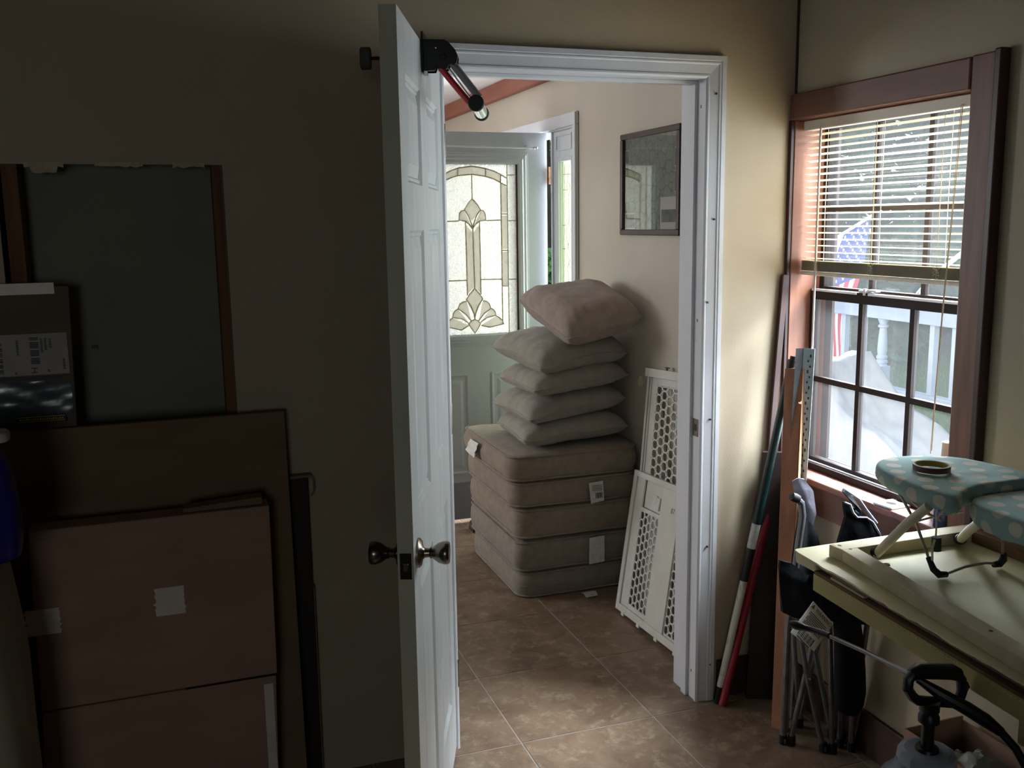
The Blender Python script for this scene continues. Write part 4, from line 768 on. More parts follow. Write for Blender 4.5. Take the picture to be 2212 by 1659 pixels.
build('rivet', G().lathe([(0, 0), (0.005, 0), (0.004, 0.004), (0, 0.005)], (1.742, 2.295, 0.236), (-0.4, -0.9, 0.2), 10), chrome, ch, smooth=True)
build('top_cap', G().lathe([(0.0, -0.014), (0.012, -0.012), (0.0135, 0.0), (0.012, 0.014), (0.0, 0.018)], (1.672, 2.30, 0.813), (-1, 0, 0.5), 14), black_rubber, ch, smooth=True)
def sheet(name, rows, m, parent, th=0.004, amp=0.006, seed=0, lab=None, sub=6):
    # loft smooth cloth through rows of points (each row a poly-line), wrinkled, with thickness
    R = []
    def resample(r, n):
        r = [Vector(p) for p in r]; out = []
        for k in range(n):
            t = k/(n-1)*(len(r)-1); i = min(int(t), len(r)-2); out.append(lerp(r[i], r[i+1], t-i))
        return out
    cols = [resample(r, 13) for r in rows]; P = []
    for k in range((len(cols)-1)*sub+1):
        i = min(k//sub, len(cols)-2); t = (k - i*sub)/sub; P.append([lerp(cols[i][j], cols[i+1][j], t) for j in range(13)])
    Nn = []
    for i in range(len(P)):
        for j in range(13):
            du = P[min(i+1, len(P)-1)][j] - P[max(i-1, 0)][j]; dv = P[i][min(j+1, 12)] - P[i][max(j-1, 0)]; n_ = du.cross(dv); n_ = n_.normalized() if n_.length > 1e-9 else Vector((0, 0, 1)); Nn.append(n_)
    F = []; K = []
    for i in range(len(P)):
        a = []; b = []
        for j in range(13):
            p = P[i][j]; n_ = Nn[i*13+j]; w = amp*nz(p.x*22+seed, p.y*22, p.z*14); a.append(p+n_*(w+th/2)); b.append(p+n_*(w-th/2))
        F.append(a); K.append(b)
    g = G().grid(F); n = len(g.v); g.v += [p for r in K for p in r]; g.f += [tuple(i+n for i in f[::-1]) for f in list(g.f)]
    nr = len(P)
    for i in range(nr-1):
        g.f.append((i*13, i*13+n, (i+1)*13+n, (i+1)*13)); g.f.append((i*13+12, (i+1)*13+12, (i+1)*13+12+n, i*13+12+n))
    for j in range(12):
        g.f.append((j, j+1, j+1+n, j+n)); e = (nr-1)*13; g.f.append((e+j, e+j+n, e+j+1+n, e+j+1))
    return build(name, g, m, parent, smooth=True, sharp=70, label=lab)
sheet('armrest_sleeve', [[(1.702, 2.36, 0.845), (1.716, 2.352, 0.855), (1.733, 2.345, 0.852)], [(1.704, 2.35, 0.815), (1.728, 2.338, 0.82), (1.757, 2.335, 0.815)], [(1.722, 2.345, 0.775), (1.742, 2.333, 0.77), (1.769, 2.335, 0.745)], [(1.730, 2.35, 0.745), (1.748, 2.34, 0.725), (1.764, 2.34, 0.705)]], grey_fab, ch, 0.012, 0.006, 1, 'grey violet fabric armrest sleeve')
sheet('back_fabric', [[(1.716, 2.33, 0.735), (1.740, 2.34, 0.725), (1.765, 2.345, 0.70)], [(1.700, 2.325, 0.66), (1.75, 2.34, 0.64), (1.81, 2.33, 0.58)], [(1.690, 2.32, 0.58), (1.76, 2.335, 0.55), (1.83, 2.30, 0.50)]], black_fab, ch, 0.02, 0.01, 2)
sheet('seat_fabric', [[(1.606, 2.275, 0.640), (1.635, 2.262, 0.632), (1.676, 2.250, 0.600), (1.70, 2.245, 0.565)], [(1.602, 2.270, 0.615), (1.635, 2.255, 0.59), (1.68, 2.240, 0.565), (1.715, 2.24, 0.53)], [(1.610, 2.27, 0.54), (1.64, 2.255, 0.53), (1.69, 2.245, 0.50), (1.74, 2.24, 0.47)], [(1.612, 2.265, 0.485), (1.65, 2.255, 0.465), (1.70, 2.25, 0.45), (1.75, 2.24, 0.43)]], black_fab, ch, 0.018, 0.010, 3)
sheet('seat_fold', [[(1.69, 2.235, 0.60), (1.76, 2.225, 0.58), (1.84, 2.215, 0.53)], [(1.70, 2.21, 0.54), (1.77, 2.195, 0.52), (1.85, 2.19, 0.49)], [(1.71, 2.215, 0.48), (1.78, 2.20, 0.45), (1.85, 2.20, 0.44)]], black_fab, ch, 0.03, 0.012, 5)
build('carry_bag', G().rings([[(cx_+w_*math.cos(a), 2.20+0.035*math.sin(a)*min(1, w_/0.03), z_) for a in [2*PI*k/16 for k in range(16)]] for cx_, w_, z_ in ((1.785, 0.030, 0.52), (1.790, 0.040, 0.48), (1.802, 0.045, 0.40), (1.812, 0.050, 0.30), (1.817, 0.052, 0.22), (1.816, 0.046, 0.185), (1.812, 0.030, 0.167), (1.81, 0.012, 0.162))]), black_fab, ch, smooth=True, sharp=70)
tgp = [Vector((1.655, 2.175, 0.544)), Vector((1.727, 2.175, 0.465)), Vector((1.664, 2.175, 0.390)), Vector((1.582, 2.175, 0.461))]
tg = build('warning_tag', G().prism(tgp, (0, 0.001, 0)), tag_white, ch, label='white diamond-hung warning tag with barcode')
ex = (tgp[1]-tgp[0]).normalized(); ey = (tgp[0]-tgp[3]).normalized(); tc_ = sum(tgp, Vector())/4
text('lettering', '\u25b2 WARNING', mat('olive_print', '#6b6a1e', None, 0.8), tg, tc_ + ey*0.041 + Vector((0, -0.0008, 0)), ex, ey, 0.0165)
g = G()
for k in range(8): g.obox(tc_ + ey*(0.026-0.0052*k) + ex*(0.0) + Vector((0, -0.0006, 0)), ex*(0.042-0.006*(k % 3 == 2)), ey*0.0009, (0, 0.0002, 0))
for k in range(13): g.obox(tc_ - ey*0.034 + ex*(-0.032+0.0053*k) + Vector((0, -0.0006, 0)), ex*(0.0009+0.0008*(k % 3 == 0)), ey*0.011, (0, 0.0002, 0))
g.obox(tc_ - ey*0.050 + Vector((0, -0.0006, 0)), ex*0.03, ey*0.0012, (0, 0.0002, 0))
build('print', g, ink, tg)

c2 = thing('folding_chair', (1.83, 2.12, 0), 'second folded black camp chair behind the table under the window sill', 'camp chair', 'folded camp chairs')
for a, b in (((1.850, 2.275, 0.01), (1.775, 2.19, 0.80)), ((1.868, 2.245, 0.01), (1.79, 2.17, 0.74)), ((1.872, 2.30, 0.01), (1.83, 2.19, 0.62)), ((1.880, 2.265, 0.01), (1.85, 2.15, 0.68))): leg(c2, [a, b])
for c in ((1.850, 2.275), (1.868, 2.245), (1.872, 2.30), (1.880, 2.265)): build('foot', G().lathe([(0.012, 0.0), (0.012, 0.03), (0.0, 0.031)], (c[0], c[1], 0.0005), (0, 0, 1), 10), black_rubber, c2, smooth=True)
sheet('back_fabric', [[(1.757, 2.20, 0.855), (1.762, 2.195, 0.852), (1.768, 2.19, 0.845)], [(1.790, 2.185, 0.81), (1.80, 2.18, 0.80), (1.815, 2.175, 0.785)], [(1.775, 2.19, 0.70), (1.82, 2.17, 0.71), (1.862, 2.155, 0.722)], [(1.76, 2.19, 0.60), (1.82, 2.17, 0.60), (1.866, 2.15, 0.62)]], black_fab, c2, 0.014, 0.004, 8)
sheet('seat_fabric', [[(1.732, 2.165, 0.832), (1.742, 2.160, 0.828), (1.752, 2.155, 0.815)], [(1.735, 2.155, 0.79), (1.765, 2.15, 0.785), (1.80, 2.145, 0.782)], [(1.715, 2.155, 0.72), (1.77, 2.145, 0.715), (1.845, 2.135, 0.708)], [(1.705, 2.155, 0.60), (1.77, 2.145, 0.60), (1.84, 2.13, 0.60)]], black_fab, c2, 0.012, 0.006, 9)
build('piping', G().tube([(1.732, 2.155, 0.832), (1.745, 2.148, 0.826), (1.754, 2.145, 0.802), (1.766, 2.142, 0.788), (1.793, 2.137, 0.786), (1.812, 2.132, 0.772), (1.830, 2.128, 0.742), (1.846, 2.122, 0.708)], 0.0032, 6).tube([(1.757, 2.187, 0.858), (1.79, 2.165, 0.832), (1.812, 2.16, 0.80), (1.842, 2.15, 0.76)], 0.003, 6), pipe_fab, c2, smooth=True, label='pale piping')

# ------------------------------------------------------------------ work table made of an old yellow door
tb = thing('work_table', (1.6, 1.2, 0), 'worn yellow slab table with broken brown edge along the window wall', 'table')
def tx(y): return 1.371 - 0.063*(1.882-y)
ZT = 0.83
edge = []; y = 1.86; k = 0
while y > 0.10:
    j = 0.004*nz(0, y*40, 0)+0.005*nz(0, y*11, 5) if y < 1.78 else 0
    edge.append((tx(y)-0.003+max(j, -0.003), y)); y -= 0.02
pl = [(1.895, 1.884), (1.60, 1.885), (tx(1.88)+0.008, 1.884), (tx(1.88)+0.0, 1.880)] + edge + [(tx(0.1), 0.10), (1.895, 0.10)]
build('top_skin', G().prism([(x, y, ZT-0.0045) for x, y in pl], (0, 0, 0.0045)), table_yellow, tb, label='worn pale yellow top skin')
build('corner_nose', G().hexa([(tx(1.88)+0.004, 1.800, ZT-0.034), (1.45, 1.800, ZT-0.034), (1.45, 1.883, ZT-0.034), (tx(1.88)+0.004, 1.883, ZT-0.034), (tx(1.88)+0.001, 1.800, ZT-0.005), (1.45, 1.800, ZT-0.005), (1.45, 1.883, ZT-0.005), (tx(1.88)+0.001, 1.883, ZT-0.005)]), table_yellow, tb, bev=0.006)
build('far_edge', G().box(1.452, 1.895, 1.86, 1.883, ZT-0.034, ZT-0.005), table_yellow, tb)
def side_strip(name, ins0, ins1, z0, z1, m, ya_=1.798, yb_=0.12):
    return build(name, G().hexa([(tx(ya_)+ins0, ya_, z0), (tx(yb_)+ins0, yb_, z0), (tx(yb_)+ins1, yb_, z0), (tx(ya_)+ins1, ya_, z0), (tx(ya_)+ins0, ya_, z1), (tx(yb_)+ins0, yb_, z1), (tx(yb_)+ins1, yb_, z1), (tx(ya_)+ins1, ya_, z1)]), m, tb)
side_strip('core_layer', 0.010, 0.06, ZT-0.011, ZT-0.005, core_brown); side_strip('core_strip', 0.008, 0.05, ZT-0.016, ZT-0.0115, redwood); side_strip('core_gap', 0.024, 0.06, ZT-0.0245, ZT-0.0165, dark_gap)
build('loose_splint', G().hexa([(tx(1.74)+0.006, 1.74, ZT-0.026), (tx(1.62)+0.008, 1.62, ZT-0.028), (tx(1.62)+0.019, 1.62, ZT-0.028), (tx(1.74)+0.018, 1.74, ZT-0.026), (tx(1.74)+0.006, 1.74, ZT-0.019), (tx(1.62)+0.008, 1.62, ZT-0.021), (tx(1.62)+0.019, 1.62, ZT-0.021), (tx(1.74)+0.018, 1.74, ZT-0.019)]), frame_raw, tb)
side_strip('lower_core', 0.003, 0.05, ZT-0.031, ZT-0.025, core_brown, 1.80); side_strip('lower_skin', 0.001, 0.05, ZT-0.072, ZT-0.0315, table_apron, 1.80)
side_strip('apron_board', 0.030, 0.05, ZT-0.135, ZT-0.0725, table_apron, 1.2)
build('underside', G().hexa([(tx(1.85)+0.055, 1.85, ZT-0.030), (tx(0.12)+0.055, 0.12, ZT-0.030), (1.893, 0.12, ZT-0.030), (1.893, 1.85, ZT-0.030), (tx(1.85)+0.055, 1.85, ZT-0.006), (tx(0.12)+0.055, 0.12, ZT-0.006), (1.893, 0.12, ZT-0.006), (1.893, 1.85, ZT-0.006)]), core_brown, tb)
g = G(); yy = 1.76
while yy > 0.3:
    w_ = 0.006+0.012*abs(nz(yy*30, 0, 2)); x_ = tx(yy)
    if nz(yy*9, 1, 1) > -0.1: g.prism([(x_-0.0012, yy, ZT-0.0365), (x_-0.0012, yy-w_, ZT-0.0365), (x_-0.001, yy-w_*0.6, ZT-0.0365+0.004*abs(nz(yy*50, 2, 2))+0.001)], (0.002, 0, 0))
    yy -= w_*1.2
build('paint_flakes', g, table_yellow, tb)
for x_, y_ in ((1.86, 0.25), (1.36, 0.25), (1.86, 1.0)): B('leg', x_-0.03, x_+0.03, y_-0.03, y_+0.03, 0.0005, ZT-0.0365, table_apron, tb, 0.003)
B('wall_ledger', 1.86, 1.892, 0.12, 1.85, ZT-0.10, ZT-0.0365, core_brown, tb)

fr = thing('wooden_frame', (1.6, 1.4, ZT), 'bare pine strip frame lying flat on the yellow table', 'frame')
def bar(name, a, b, c, d, m=frame_raw): return build(name, G().hexa([(*p, ZT+0.0008) for p in (a, b, c, d)] + [(*p, ZT+0.030) for p in (a, b, c, d)]), m, fr, bev=0.0015)
bar('rail', (1.420, 1.768), (1.800, 1.768), (1.845, 1.810), (1.415, 1.810)); bar('stile', (1.268, 0.60), (1.313, 0.60), (1.461, 1.7675), (1.4195, 1.7675)); bar('stile', (1.80, 0.60), (1.845, 0.60), (1.845, 1.7675), (1.80, 1.7675), core_brown); bar('rail', (1.32, 0.602), (1.795, 0.602), (1.795, 0.645), (1.325, 0.645))
for x_, y_, r_ in ((1.433, 1.795, 0.005), (1.440, 1.765, 0.004), (1.82, 1.79, 0.006), (1.385, 1.30, 0.004)): build('nail_hole', G().lathe([(0, 0), (r_, 0), (r_*0.9, 0.0006), (0, 0.0006)], (x_, y_, ZT+0.0301), (0, 0, 1), 8), dark_trim, fr)
build('crumb', G().lathe([(0.0, 0), (0.008, 0.001), (0.007, 0.004), (0.0, 0.006)], (1.50, 1.712, ZT+0.0005), (0, 0, 1), 7), core_brown, smooth=True, label='small brown crumb on the table by the ironing board leg', cat='crumb')

# ------------------------------------------------------------------ tabletop ironing board with dotted cover, tape roll
ib = thing('ironing_board', (1.62, 1.55, ZT), 'folding tabletop ironing board with teal white-dotted cover', 'ironing board')
def pad(name, ol, zt, drop, seed):
    n = len(ol); cx_ = sum(p[0] for p in ol)/n; cy_ = sum(p[1] for p in ol)/n
    rings = []; uvs = []
    nrm = []
    for i in range(n):
        a, b = ol[i-1], ol[(i+1) % n]; t = Vector((b[0]-a[0], b[1]-a[1])); t.normalize(); nrm.append(Vector((t.y, -t.x)))
    if sum((Vector((ol[i][0]-cx_, ol[i][1]-cy_))).dot(nrm[i]) for i in range(n)) < 0: nrm = [-v for v in nrm]
    for s, dz in ((0.02, 0), (0.35, 0), (0.65, 0), (0.85, 0), (0.95, -0.0005), (0.985, -0.003)):
        rings.append([(cx_+(x-cx_)*s, cy_+(y-cy_)*s, zt+dz+0.002*nz(x*8+seed, y*8, s*3)) for x, y in ol]); uvs += [(cx_+(x-cx_)*s, cy_+(y-cy_)*s) for x, y in ol]
    for o, dz in ((0.0, -0.010), (0.001, -0.022), (0.0, -drop*0.7), (-0.008, -drop)):
        rings.append([(x+nrm[i].x*o, y+nrm[i].y*o, zt+dz*(1+0.15*nz(i*0.4, seed, 0))) for i, (x, y) in enumerate(ol)]); uvs += [(x+nrm[i].x*(-dz), y+nrm[i].y*(-dz)) for i, (x, y) in enumerate(ol)]
    rings.append([(cx_+(x-cx_)*0.85, cy_+(y-cy_)*0.85, zt-drop*0.55) for x, y in ol]); uvs += [p for p in ol]
    g = G().rings(rings[::-1]); g.uv = []
    R = [uvs[k*n:(k+1)*n] for k in range(len(rings))][::-1]
    for r_ in R: g.uv += r_
    return build(name, g, dot_m, ib, smooth=True, sharp=75)
def smooth_loop(pts, n=72):
    P = [Vector((x, y, 0)) for x, y in pts]; m = len(P); out = []
    for k in range(n):
        t = k/n*m; i = int(t); f = t-i; p0, p1, p2, p3 = P[i-1], P[i % m], P[(i+1) % m], P[(i+2) % m]
        q_ = 0.5*((2*p1) + (p2-p0)*f + (2*p0-5*p1+4*p2-p3)*f*f + (3*p1-p0-3*p2+p3)*f**3); out.append((q_.x, q_.y))
    return out
pad('board_cover', smooth_loop([(1.553, 1.824), (1.600, 1.848), (1.660, 1.850), (1.715, 1.827), (1.757, 1.796), (1.782, 1.74), (1.797, 1.66), (1.795, 1.585), (1.765, 1.566), (1.68, 1.566), (1.60, 1.563), (1.545, 1.545), (1.510, 1.520), (1.492, 1.545), (1.487, 1.60), (1.488, 1.66), (1.503, 1.73), (1.522, 1.785)]), 1.045, 0.040, 1)
pad('board_cover', smooth_loop([(1.546, 1.522), (1.570, 1.545), (1.63, 1.557), (1.70, 1.556), (1.78, 1.558), (1.800, 1.53), (1.803, 1.40), (1.80, 1.15), (1.78, 1.05), (1.68, 1.03), (1.54, 1.05), (1.522, 1.15), (1.522, 1.30), (1.524, 1.40), (1.530, 1.48)]), 1.030, 0.050, 2)
build('leg_tube', G().tube([(1.492, 1.585, 1.008), (1.496, 1.65, 0.95), (1.503, 1.752, 0.8435)], 0.0105, 12), iron_leg, ib, smooth=True, label='cream angled support tube'); build('tube_foot', G().tube([(1.5025, 1.745, 0.852), (1.504, 1.758, 0.8455)], 0.0125, 10), black_rubber, ib, smooth=True)
build('leg_tube', G().tube([(1.575, 1.52, 0.985), (1.66, 1.64, 0.915), (1.752, 1.755, 0.8455)], 0.0105, 12), iron_leg, ib, smooth=True, label='cream angled support tube'); build('tube_foot', G().tube([(1.735, 1.734, 0.858), (1.755, 1.7595, 0.8455)], 0.0130, 10), black_rubber, ib, smooth=True)
build('wire_leg', G().tube([(1.535, 1.735, 1.005), (1.538, 1.67, 0.94), (1.540, 1.615, 0.852), (1.552, 1.603, 0.839), (1.575, 1.60, 0.842), (1.62, 1.602, 0.849), (1.68, 1.606, 0.848), (1.715, 1.606, 0.842), (1.728, 1.603, 0.85), (1.705, 1.585, 0.90), (1.64, 1.54, 0.985)], 0.0033, 8), wire_m, ib, smooth=True)
build('wire_brace', G().tube([(1.515, 1.70, 0.925), (1.60, 1.69, 0.94), (1.66, 1.66, 0.955)], 0.0026, 8).tube([(1.55, 1.76, 1.005), (1.575, 1.70, 0.96), (1.60, 1.66, 0.94)], 0.0026, 6).tube([(1.60, 1.66, 0.94), (1.585, 1.655, 0.95), (1.60, 1.64, 1.0)], 0.0015, 6), wire_m, ib, smooth=True)
build('wire_foot', G().tube([(1.539, 1.628, 0.873), (1.5405, 1.612, 0.850), (1.549, 1.603, 0.8398), (1.567, 1.600, 0.8392)], [0.006, 0.0078, 0.0085, 0.0065], 10), black_rubber, ib, smooth=True); build('wire_foot', G().tube([(1.721, 1.596, 0.868), (1.728, 1.602, 0.852), (1.722, 1.606, 0.8405), (1.705, 1.607, 0.8405)], [0.006, 0.009, 0.0085, 0.0065], 10), black_rubber, ib, smooth=True)
lk = build('cord_lock', G().tube([(1.5565, 1.626, 0.918), (1.5575, 1.625, 0.887)], [0.0105, 0.0105], 12), mat('dark_green_lock', '#25302a', None, 0.5), ib, smooth=True, label='dark drawstring cord lock hanging under the board'); build('drawstring', G().tube([(1.57, 1.64, 1.0), (1.565, 1.64, 0.965), (1.558, 1.63, 0.945), (1.556, 1.627, 0.918)], 0.0022, 6).tube([(1.548, 1.622, 0.915), (1.541, 1.62, 0.895), (1.541, 1.618, 0.868)], 0.003, 6), cord_white, ib, smooth=True)
tr = thing('tape_roll', (1.603, 1.702, 1.047), 'roll of narrow maroon tape lying on the dotted ironing board', 'tape')
TR = Vector((1.603, 1.702, 1.0485))
build('tape_winding', G().rings([[TR + Vector((r_*math.cos(a), r_*math.sin(a), h)) for a in [2*PI*k/40 for k in range(40)]] for r_, h in ((0.0405, 0.0), (0.0405, 0.012), (0.0365, 0.0125), (0.0365, 0.0))], loop=True), tape_maroon, tr, smooth=True, sharp=40)
build('tape_face', G().rings([[TR + Vector((r_*math.cos(a), r_*math.sin(a), h)) for a in [2*PI*k/40 for k in range(40)]] for r_, h in ((0.0402, 0.0122), (0.0402, 0.0132), (0.0370, 0.0134), (0.0370, 0.0126))], loop=True), tape_side, tr, smooth=True, sharp=40)
build('tape_core', G().rings([[TR + Vector((r_*math.cos(a), r_*math.sin(a), h)) for a in [2*PI*k/40 for k in range(40)]] for r_, h in ((0.0364, 0.0), (0.0364, 0.0128), (0.0340, 0.0128), (0.0340, 0.0))], loop=True), tape_core, tr, smooth=True, sharp=40)

# ------------------------------------------------------------------ things on the window sill
cp = thing('cover_plate', (1.94, 2.17, 0.80), 'white two-hole cover plate lying on the window sill', 'cover plate')
g = G(); cpx = Vector((1.925, 2.170, 0.8035)); ax_ = Vector((0.055, 0.004, 0)); ay_ = Vector((-0.004, 0.035, 0))
build('plate', G().obox(cpx, ax_, ay_, (0, 0, 0.003)), plate_white, cp, bev=0.002)
for s in (-0.38, 0.38): build('hole', G().prism([cpx + ax_*(s+0.22*math.cos(a)) + ay_*(0.5*math.sin(a)) + Vector((0, 0, 0.0031)) for a in [2*PI*k/18 for k in range(18)]], (0, 0, 0.0003)), dark_gap, cp)
cn = thing('spray_can', (1.90, 1.955, 0.80), 'blue can standing on the sill behind the ironing board', 'can')
build('can_body', G().lathe([(0.0, 0), (0.027, 0.0), (0.028, 0.004), (0.028, 0.115), (0.024, 0.122), (0.0, 0.124)], (1.898, 1.962, 0.8005), (0, 0, 1), 24), blue_can, cn, smooth=True); build('can_lid', G().lathe([(0.0, 0.1245), (0.022, 0.1245), (0.022, 0.145), (0.0, 0.147)], (1.898, 1.962, 0.8005), (0, 0, 1), 20), plate_white, cn, smooth=True)
jb = thing('glue_bottle', (1.94, 2.018, 0.80), 'beige plastic bottle in the right corner of the window sill', 'bottle')
build('bottle_body', G().lathe([(0.0, 0), (0.032, 0.0), (0.034, 0.006), (0.034, 0.125), (0.030, 0.145), (0.020, 0.160), (0.013, 0.166), (0.012, 0.172), (0.0, 0.172)], (1.950, 2.016, 0.8005), (0, 0, 1), 24), beige_plastic, jb, smooth=True); build('bottle_cap', G().lathe([(0.0, 0.1725), (0.016, 0.1725), (0.0155, 0.215), (0.0, 0.217)], (1.950, 2.016, 0.8005), (0, 0, 1), 20), mat('tan_cap', '#cdbfae', None, 0.5), jb, smooth=True)

# ------------------------------------------------------------------ pump sprayer and open box in the foreground
spz = 1.29
sy = thing('pump_sprayer', (1.245, spz, 0), 'pump sprayer with black handle and wand in front of the table', 'sprayer')
build('tank', G().lathe([(0.0, 0.0), (0.095, 0.0), (0.10, 0.01), (0.10, 0.52), (0.094, 0.56), (0.075, 0.595), (0.055, 0.615), (0.050, 0.632), (0.0, 0.634)], (1.245, spz+0.005, 0.0005), (0, 0, 1), 32), sprayer_grey, sy, smooth=True)
build('pump_collar', G().lathe([(0.046, 0.632), (0.052, 0.634), (0.050, 0.652), (0.040, 0.656), (0.0, 0.656)], (1.243, spz, 0.0005), (0, 0, 1), 12), mat('collar_grey', '#a5afc4', None, 0.3), sy)
build('pump_shaft', G().tube([(1.243, spz, 0.652), (1.243, spz, 0.748)], 0.0115, 14).lathe([(0.0, 0.71), (0.019, 0.712), (0.019, 0.722), (0.015, 0.73), (0.018, 0.735), (0.018, 0.752), (0, 0.752)], (1.243, spz, 0), (0, 0, 1), 14).lathe([(0.0, 0.655), (0.022, 0.655), (0.020, 0.662), (0.0, 0.663)], (1.243, spz, 0), (0, 0, 1), 14), sprayer_black, sy, smooth=True)
build('pump_handle', G().tube([(x_, spz, z_) for x_, z_ in ((1.200, 0.810), (1.212, 0.816), (1.290, 0.800), (1.303, 0.793))], [0.0125, 0.0145, 0.0145, 0.0125], 12).tube([(x_, spz, z_) for x_, z_ in ((1.300, 0.797), (1.312, 0.782), (1.316, 0.757), (1.310, 0.742), (1.296, 0.738), (1.216, 0.758), (1.203, 0.768), (1.191, 0.785), (1.192, 0.803), (1.203, 0.812))], 0.0095, 10), sprayer_black, sy, smooth=True)
build('handle_hook', G().tube([(1.314, spz, 0.772), (1.326, spz, 0.772), (1.330, spz, 0.764), (1.326, spz, 0.757), (1.316, spz, 0.757)], 0.003, 6), sprayer_black, sy, smooth=True)
w0 = Vector((1.225, 1.31, 0.792)); wt = Vector((1.245, 1.67, 0.738))
build('wand_tube', G().tube([(1.222, 1.30, 0.795), (1.262, 1.49, 0.757), (1.262, 1.60, 0.744)], 0.0048, 10), mat('glossy_black_wand', '#141519', None, 0.15, spec=0.9), sy, smooth=True)
build('wand_nozzle', G().tube([(1.262, 1.60, 0.744), (1.257, 1.622, 0.7425), (1.252, 1.64, 0.742), (1.2435, 1.658, 0.7415), (1.233, 1.675, 0.742), (1.226, 1.69, 0.742)], [0.007, 0.0085, 0.0068, 0.0072, 0.0105, 0.006], 10), sprayer_black, sy, smooth=True)
build('trigger_grip', G().tube([(1.219, 1.298, 0.795), (1.246, 1.272, 0.775), (1.284, 1.245, 0.752), (1.312, 1.228, 0.732), (1.335, 1.215, 0.712)], [0.0065, 0.011, 0.0125, 0.0125, 0.009], 10), sprayer_black, sy, smooth=True)
build('hose', G().tube([(1.335, 1.215, 0.712), (1.355, 1.20, 0.685), (1.372, 1.185, 0.645), (1.375, 1.17, 0.59), (1.36, 1.16, 0.50), (1.33, 1.18, 0.40), (1.30, 1.22, 0.35)], 0.0075, 10), sprayer_black, sy, smooth=True)
bx_ = thing('cardboard_box', (1.785, 1.66, 0), 'open cardboard box holding crumpled plastic film under the table', 'box')
X0, X1, Y0, Y1, ZB = 1.690, 1.878, 1.46, 1.835, 0.325
for nm, a in (('box_wall', (X0, X1, Y1-0.004, Y1, 0.0005, ZB)), ('box_wall', (X0, X0+0.004, Y0, Y1-0.0045, 0.0005, ZB)), ('box_wall', (X1-0.004, X1, Y0, Y1-0.0045, 0.0005, ZB-0.01)), ('box_wall', (X0+0.0045, X1-0.0045, Y0, Y0+0.004, 0.0005, ZB)), ('box_bottom', (X0+0.0045, X1-0.0045, Y0+0.0045, Y1-0.0045, 0.0005, 0.005))): B(nm, *a, cardboard_r, bx_)
g = G(); P = []
for i in range(22):
    P.append([])
    for j in range(22):
        u, v = i/21, j/21; b_ = math.sin(PI*u)**0.5*math.sin(PI*v)**0.5
        P[-1].append((X0+0.008+(X1-X0-0.016)*u, Y0+0.008+(Y1-Y0-0.03)*v, 0.20+0.11*b_+0.03*nz(u*4, v*6, 1)+0.015*nz(u*11, v*13, 2)))
build('plastic_film', G().grid(P), film, bx_, smooth=True, label='crumpled clear plastic film')
g = G()
for k in range(6): g.obox((X0-0.0006, 1.78-0.03*(k % 3), 0.27-0.05*(k//3)), (0.0004, 0, 0), (0, 0.009, 0.010), (0, 0.0012, -0.0012))
build('print', g, ink, bx_)

# ------------------------------------------------------------------ left side: cartons, label, jug
ca = thing('tall_carton', (-0.44, 2.60, 0), 'tall cardboard carton with shipping label and plastic pouch at left', 'carton')
xa0, xa1, ya0, za1 = -0.85, -0.252, 2.655, 1.478
def lean(x, z): return x - 0.0*(z)
build('carton_body', G().hexa([(xa0, ya0, 0.0005), (-0.29, ya0, 0.0005), (-0.29, 2.690, 0.0005), (xa0, 2.690, 0.0005), (xa0, ya0, 1.50), (-0.252, ya0, 1.478), (-0.252, 2.690, 1.478), (xa0, 2.690, 1.50)]), cardboard_d, ca, bev=0.002)
yl = ya0-0.001
B('tape_strip', -0.60, -0.285, yl-0.001, yl, 1.46, 1.488, tape_tan, ca)
lb = B('shipping_label', -0.50, -0.266, yl-0.0012, yl-0.0002, 1.258, 1.362, label_white, ca, label='white shipping label with barcodes')
g = G()
for k in range(22):
    if k % 4 != 3: g.box(-0.442, -0.415, yl-0.0018, yl-0.0013, 1.265+0.0035*k, 1.2668+0.0035*k+0.0006*(k % 3))
for k in range(18):
    if k % 5: g.box(-0.352, -0.332, yl-0.0018, yl-0.0013, 1.282+0.004*k, 1.285+0.004*k)
for k, (x_, z0_, z1_) in enumerate(((-0.380, 1.31, 1.35), (-0.325, 1.315, 1.352), (-0.316, 1.32, 1.355), (-0.305, 1.325, 1.35), (-0.388, 1.262, 1.27), (-0.313, 1.265, 1.272), (-0.277, 1.27, 1.30))):
    n_ = int((z1_-z0_)/0.0035)
    for q_ in range(n_): g.box(x_-0.003, x_+0.003-0.001*(q_ % 2), yl-0.0018, yl-0.0013, z0_+0.0035*q_, z0_+0.0035*q_+0.0022)
build('print', g, black_ink, lb)
text('lettering', 'H', black_ink, lb, (-0.345, yl-0.0014, 1.270), (0, 0, 1), (-1, 0, 0), 0.022)
B('black_band', -0.60, -0.282, yl-0.0012, yl-0.0002, 1.246, 1.254, black_ink, ca)
P = [[(-0.60+0.335*i/20, yl-0.0015-0.006*abs(nz(i*0.5, j*0.6, 7)), 1.148+0.094*j/12) for j in range(13)] for i in range(21)]
po = build('plastic_pouch', G().grid(P), pouch_plastic, ca, smooth=True, label='glossy grey plastic pouch')
st = B('warning_strip', -0.398, -0.283, yl-0.010, yl-0.0085, 1.138, 1.156, black_ink, ca, label='black and yellow warning strip')
g = G(); g.box(-0.395, -0.286, yl-0.0106, yl-0.0101, 1.1405, 1.1420); g.box(-0.395, -0.286, yl-0.0106, yl-0.0101, 1.1520, 1.1535)
for k in range(20): g.box(-0.390+0.0051*k, -0.3868+0.0051*k, yl-0.0106, yl-0.0101, 1.1445, 1.1495-0.001*(k % 3))
build('print', g, yellow_dark, st)
bp_ = thing('flat_carton', (0.0, 2.62, 0), 'wide flattened carton leaning behind the taped box at left', 'carton')
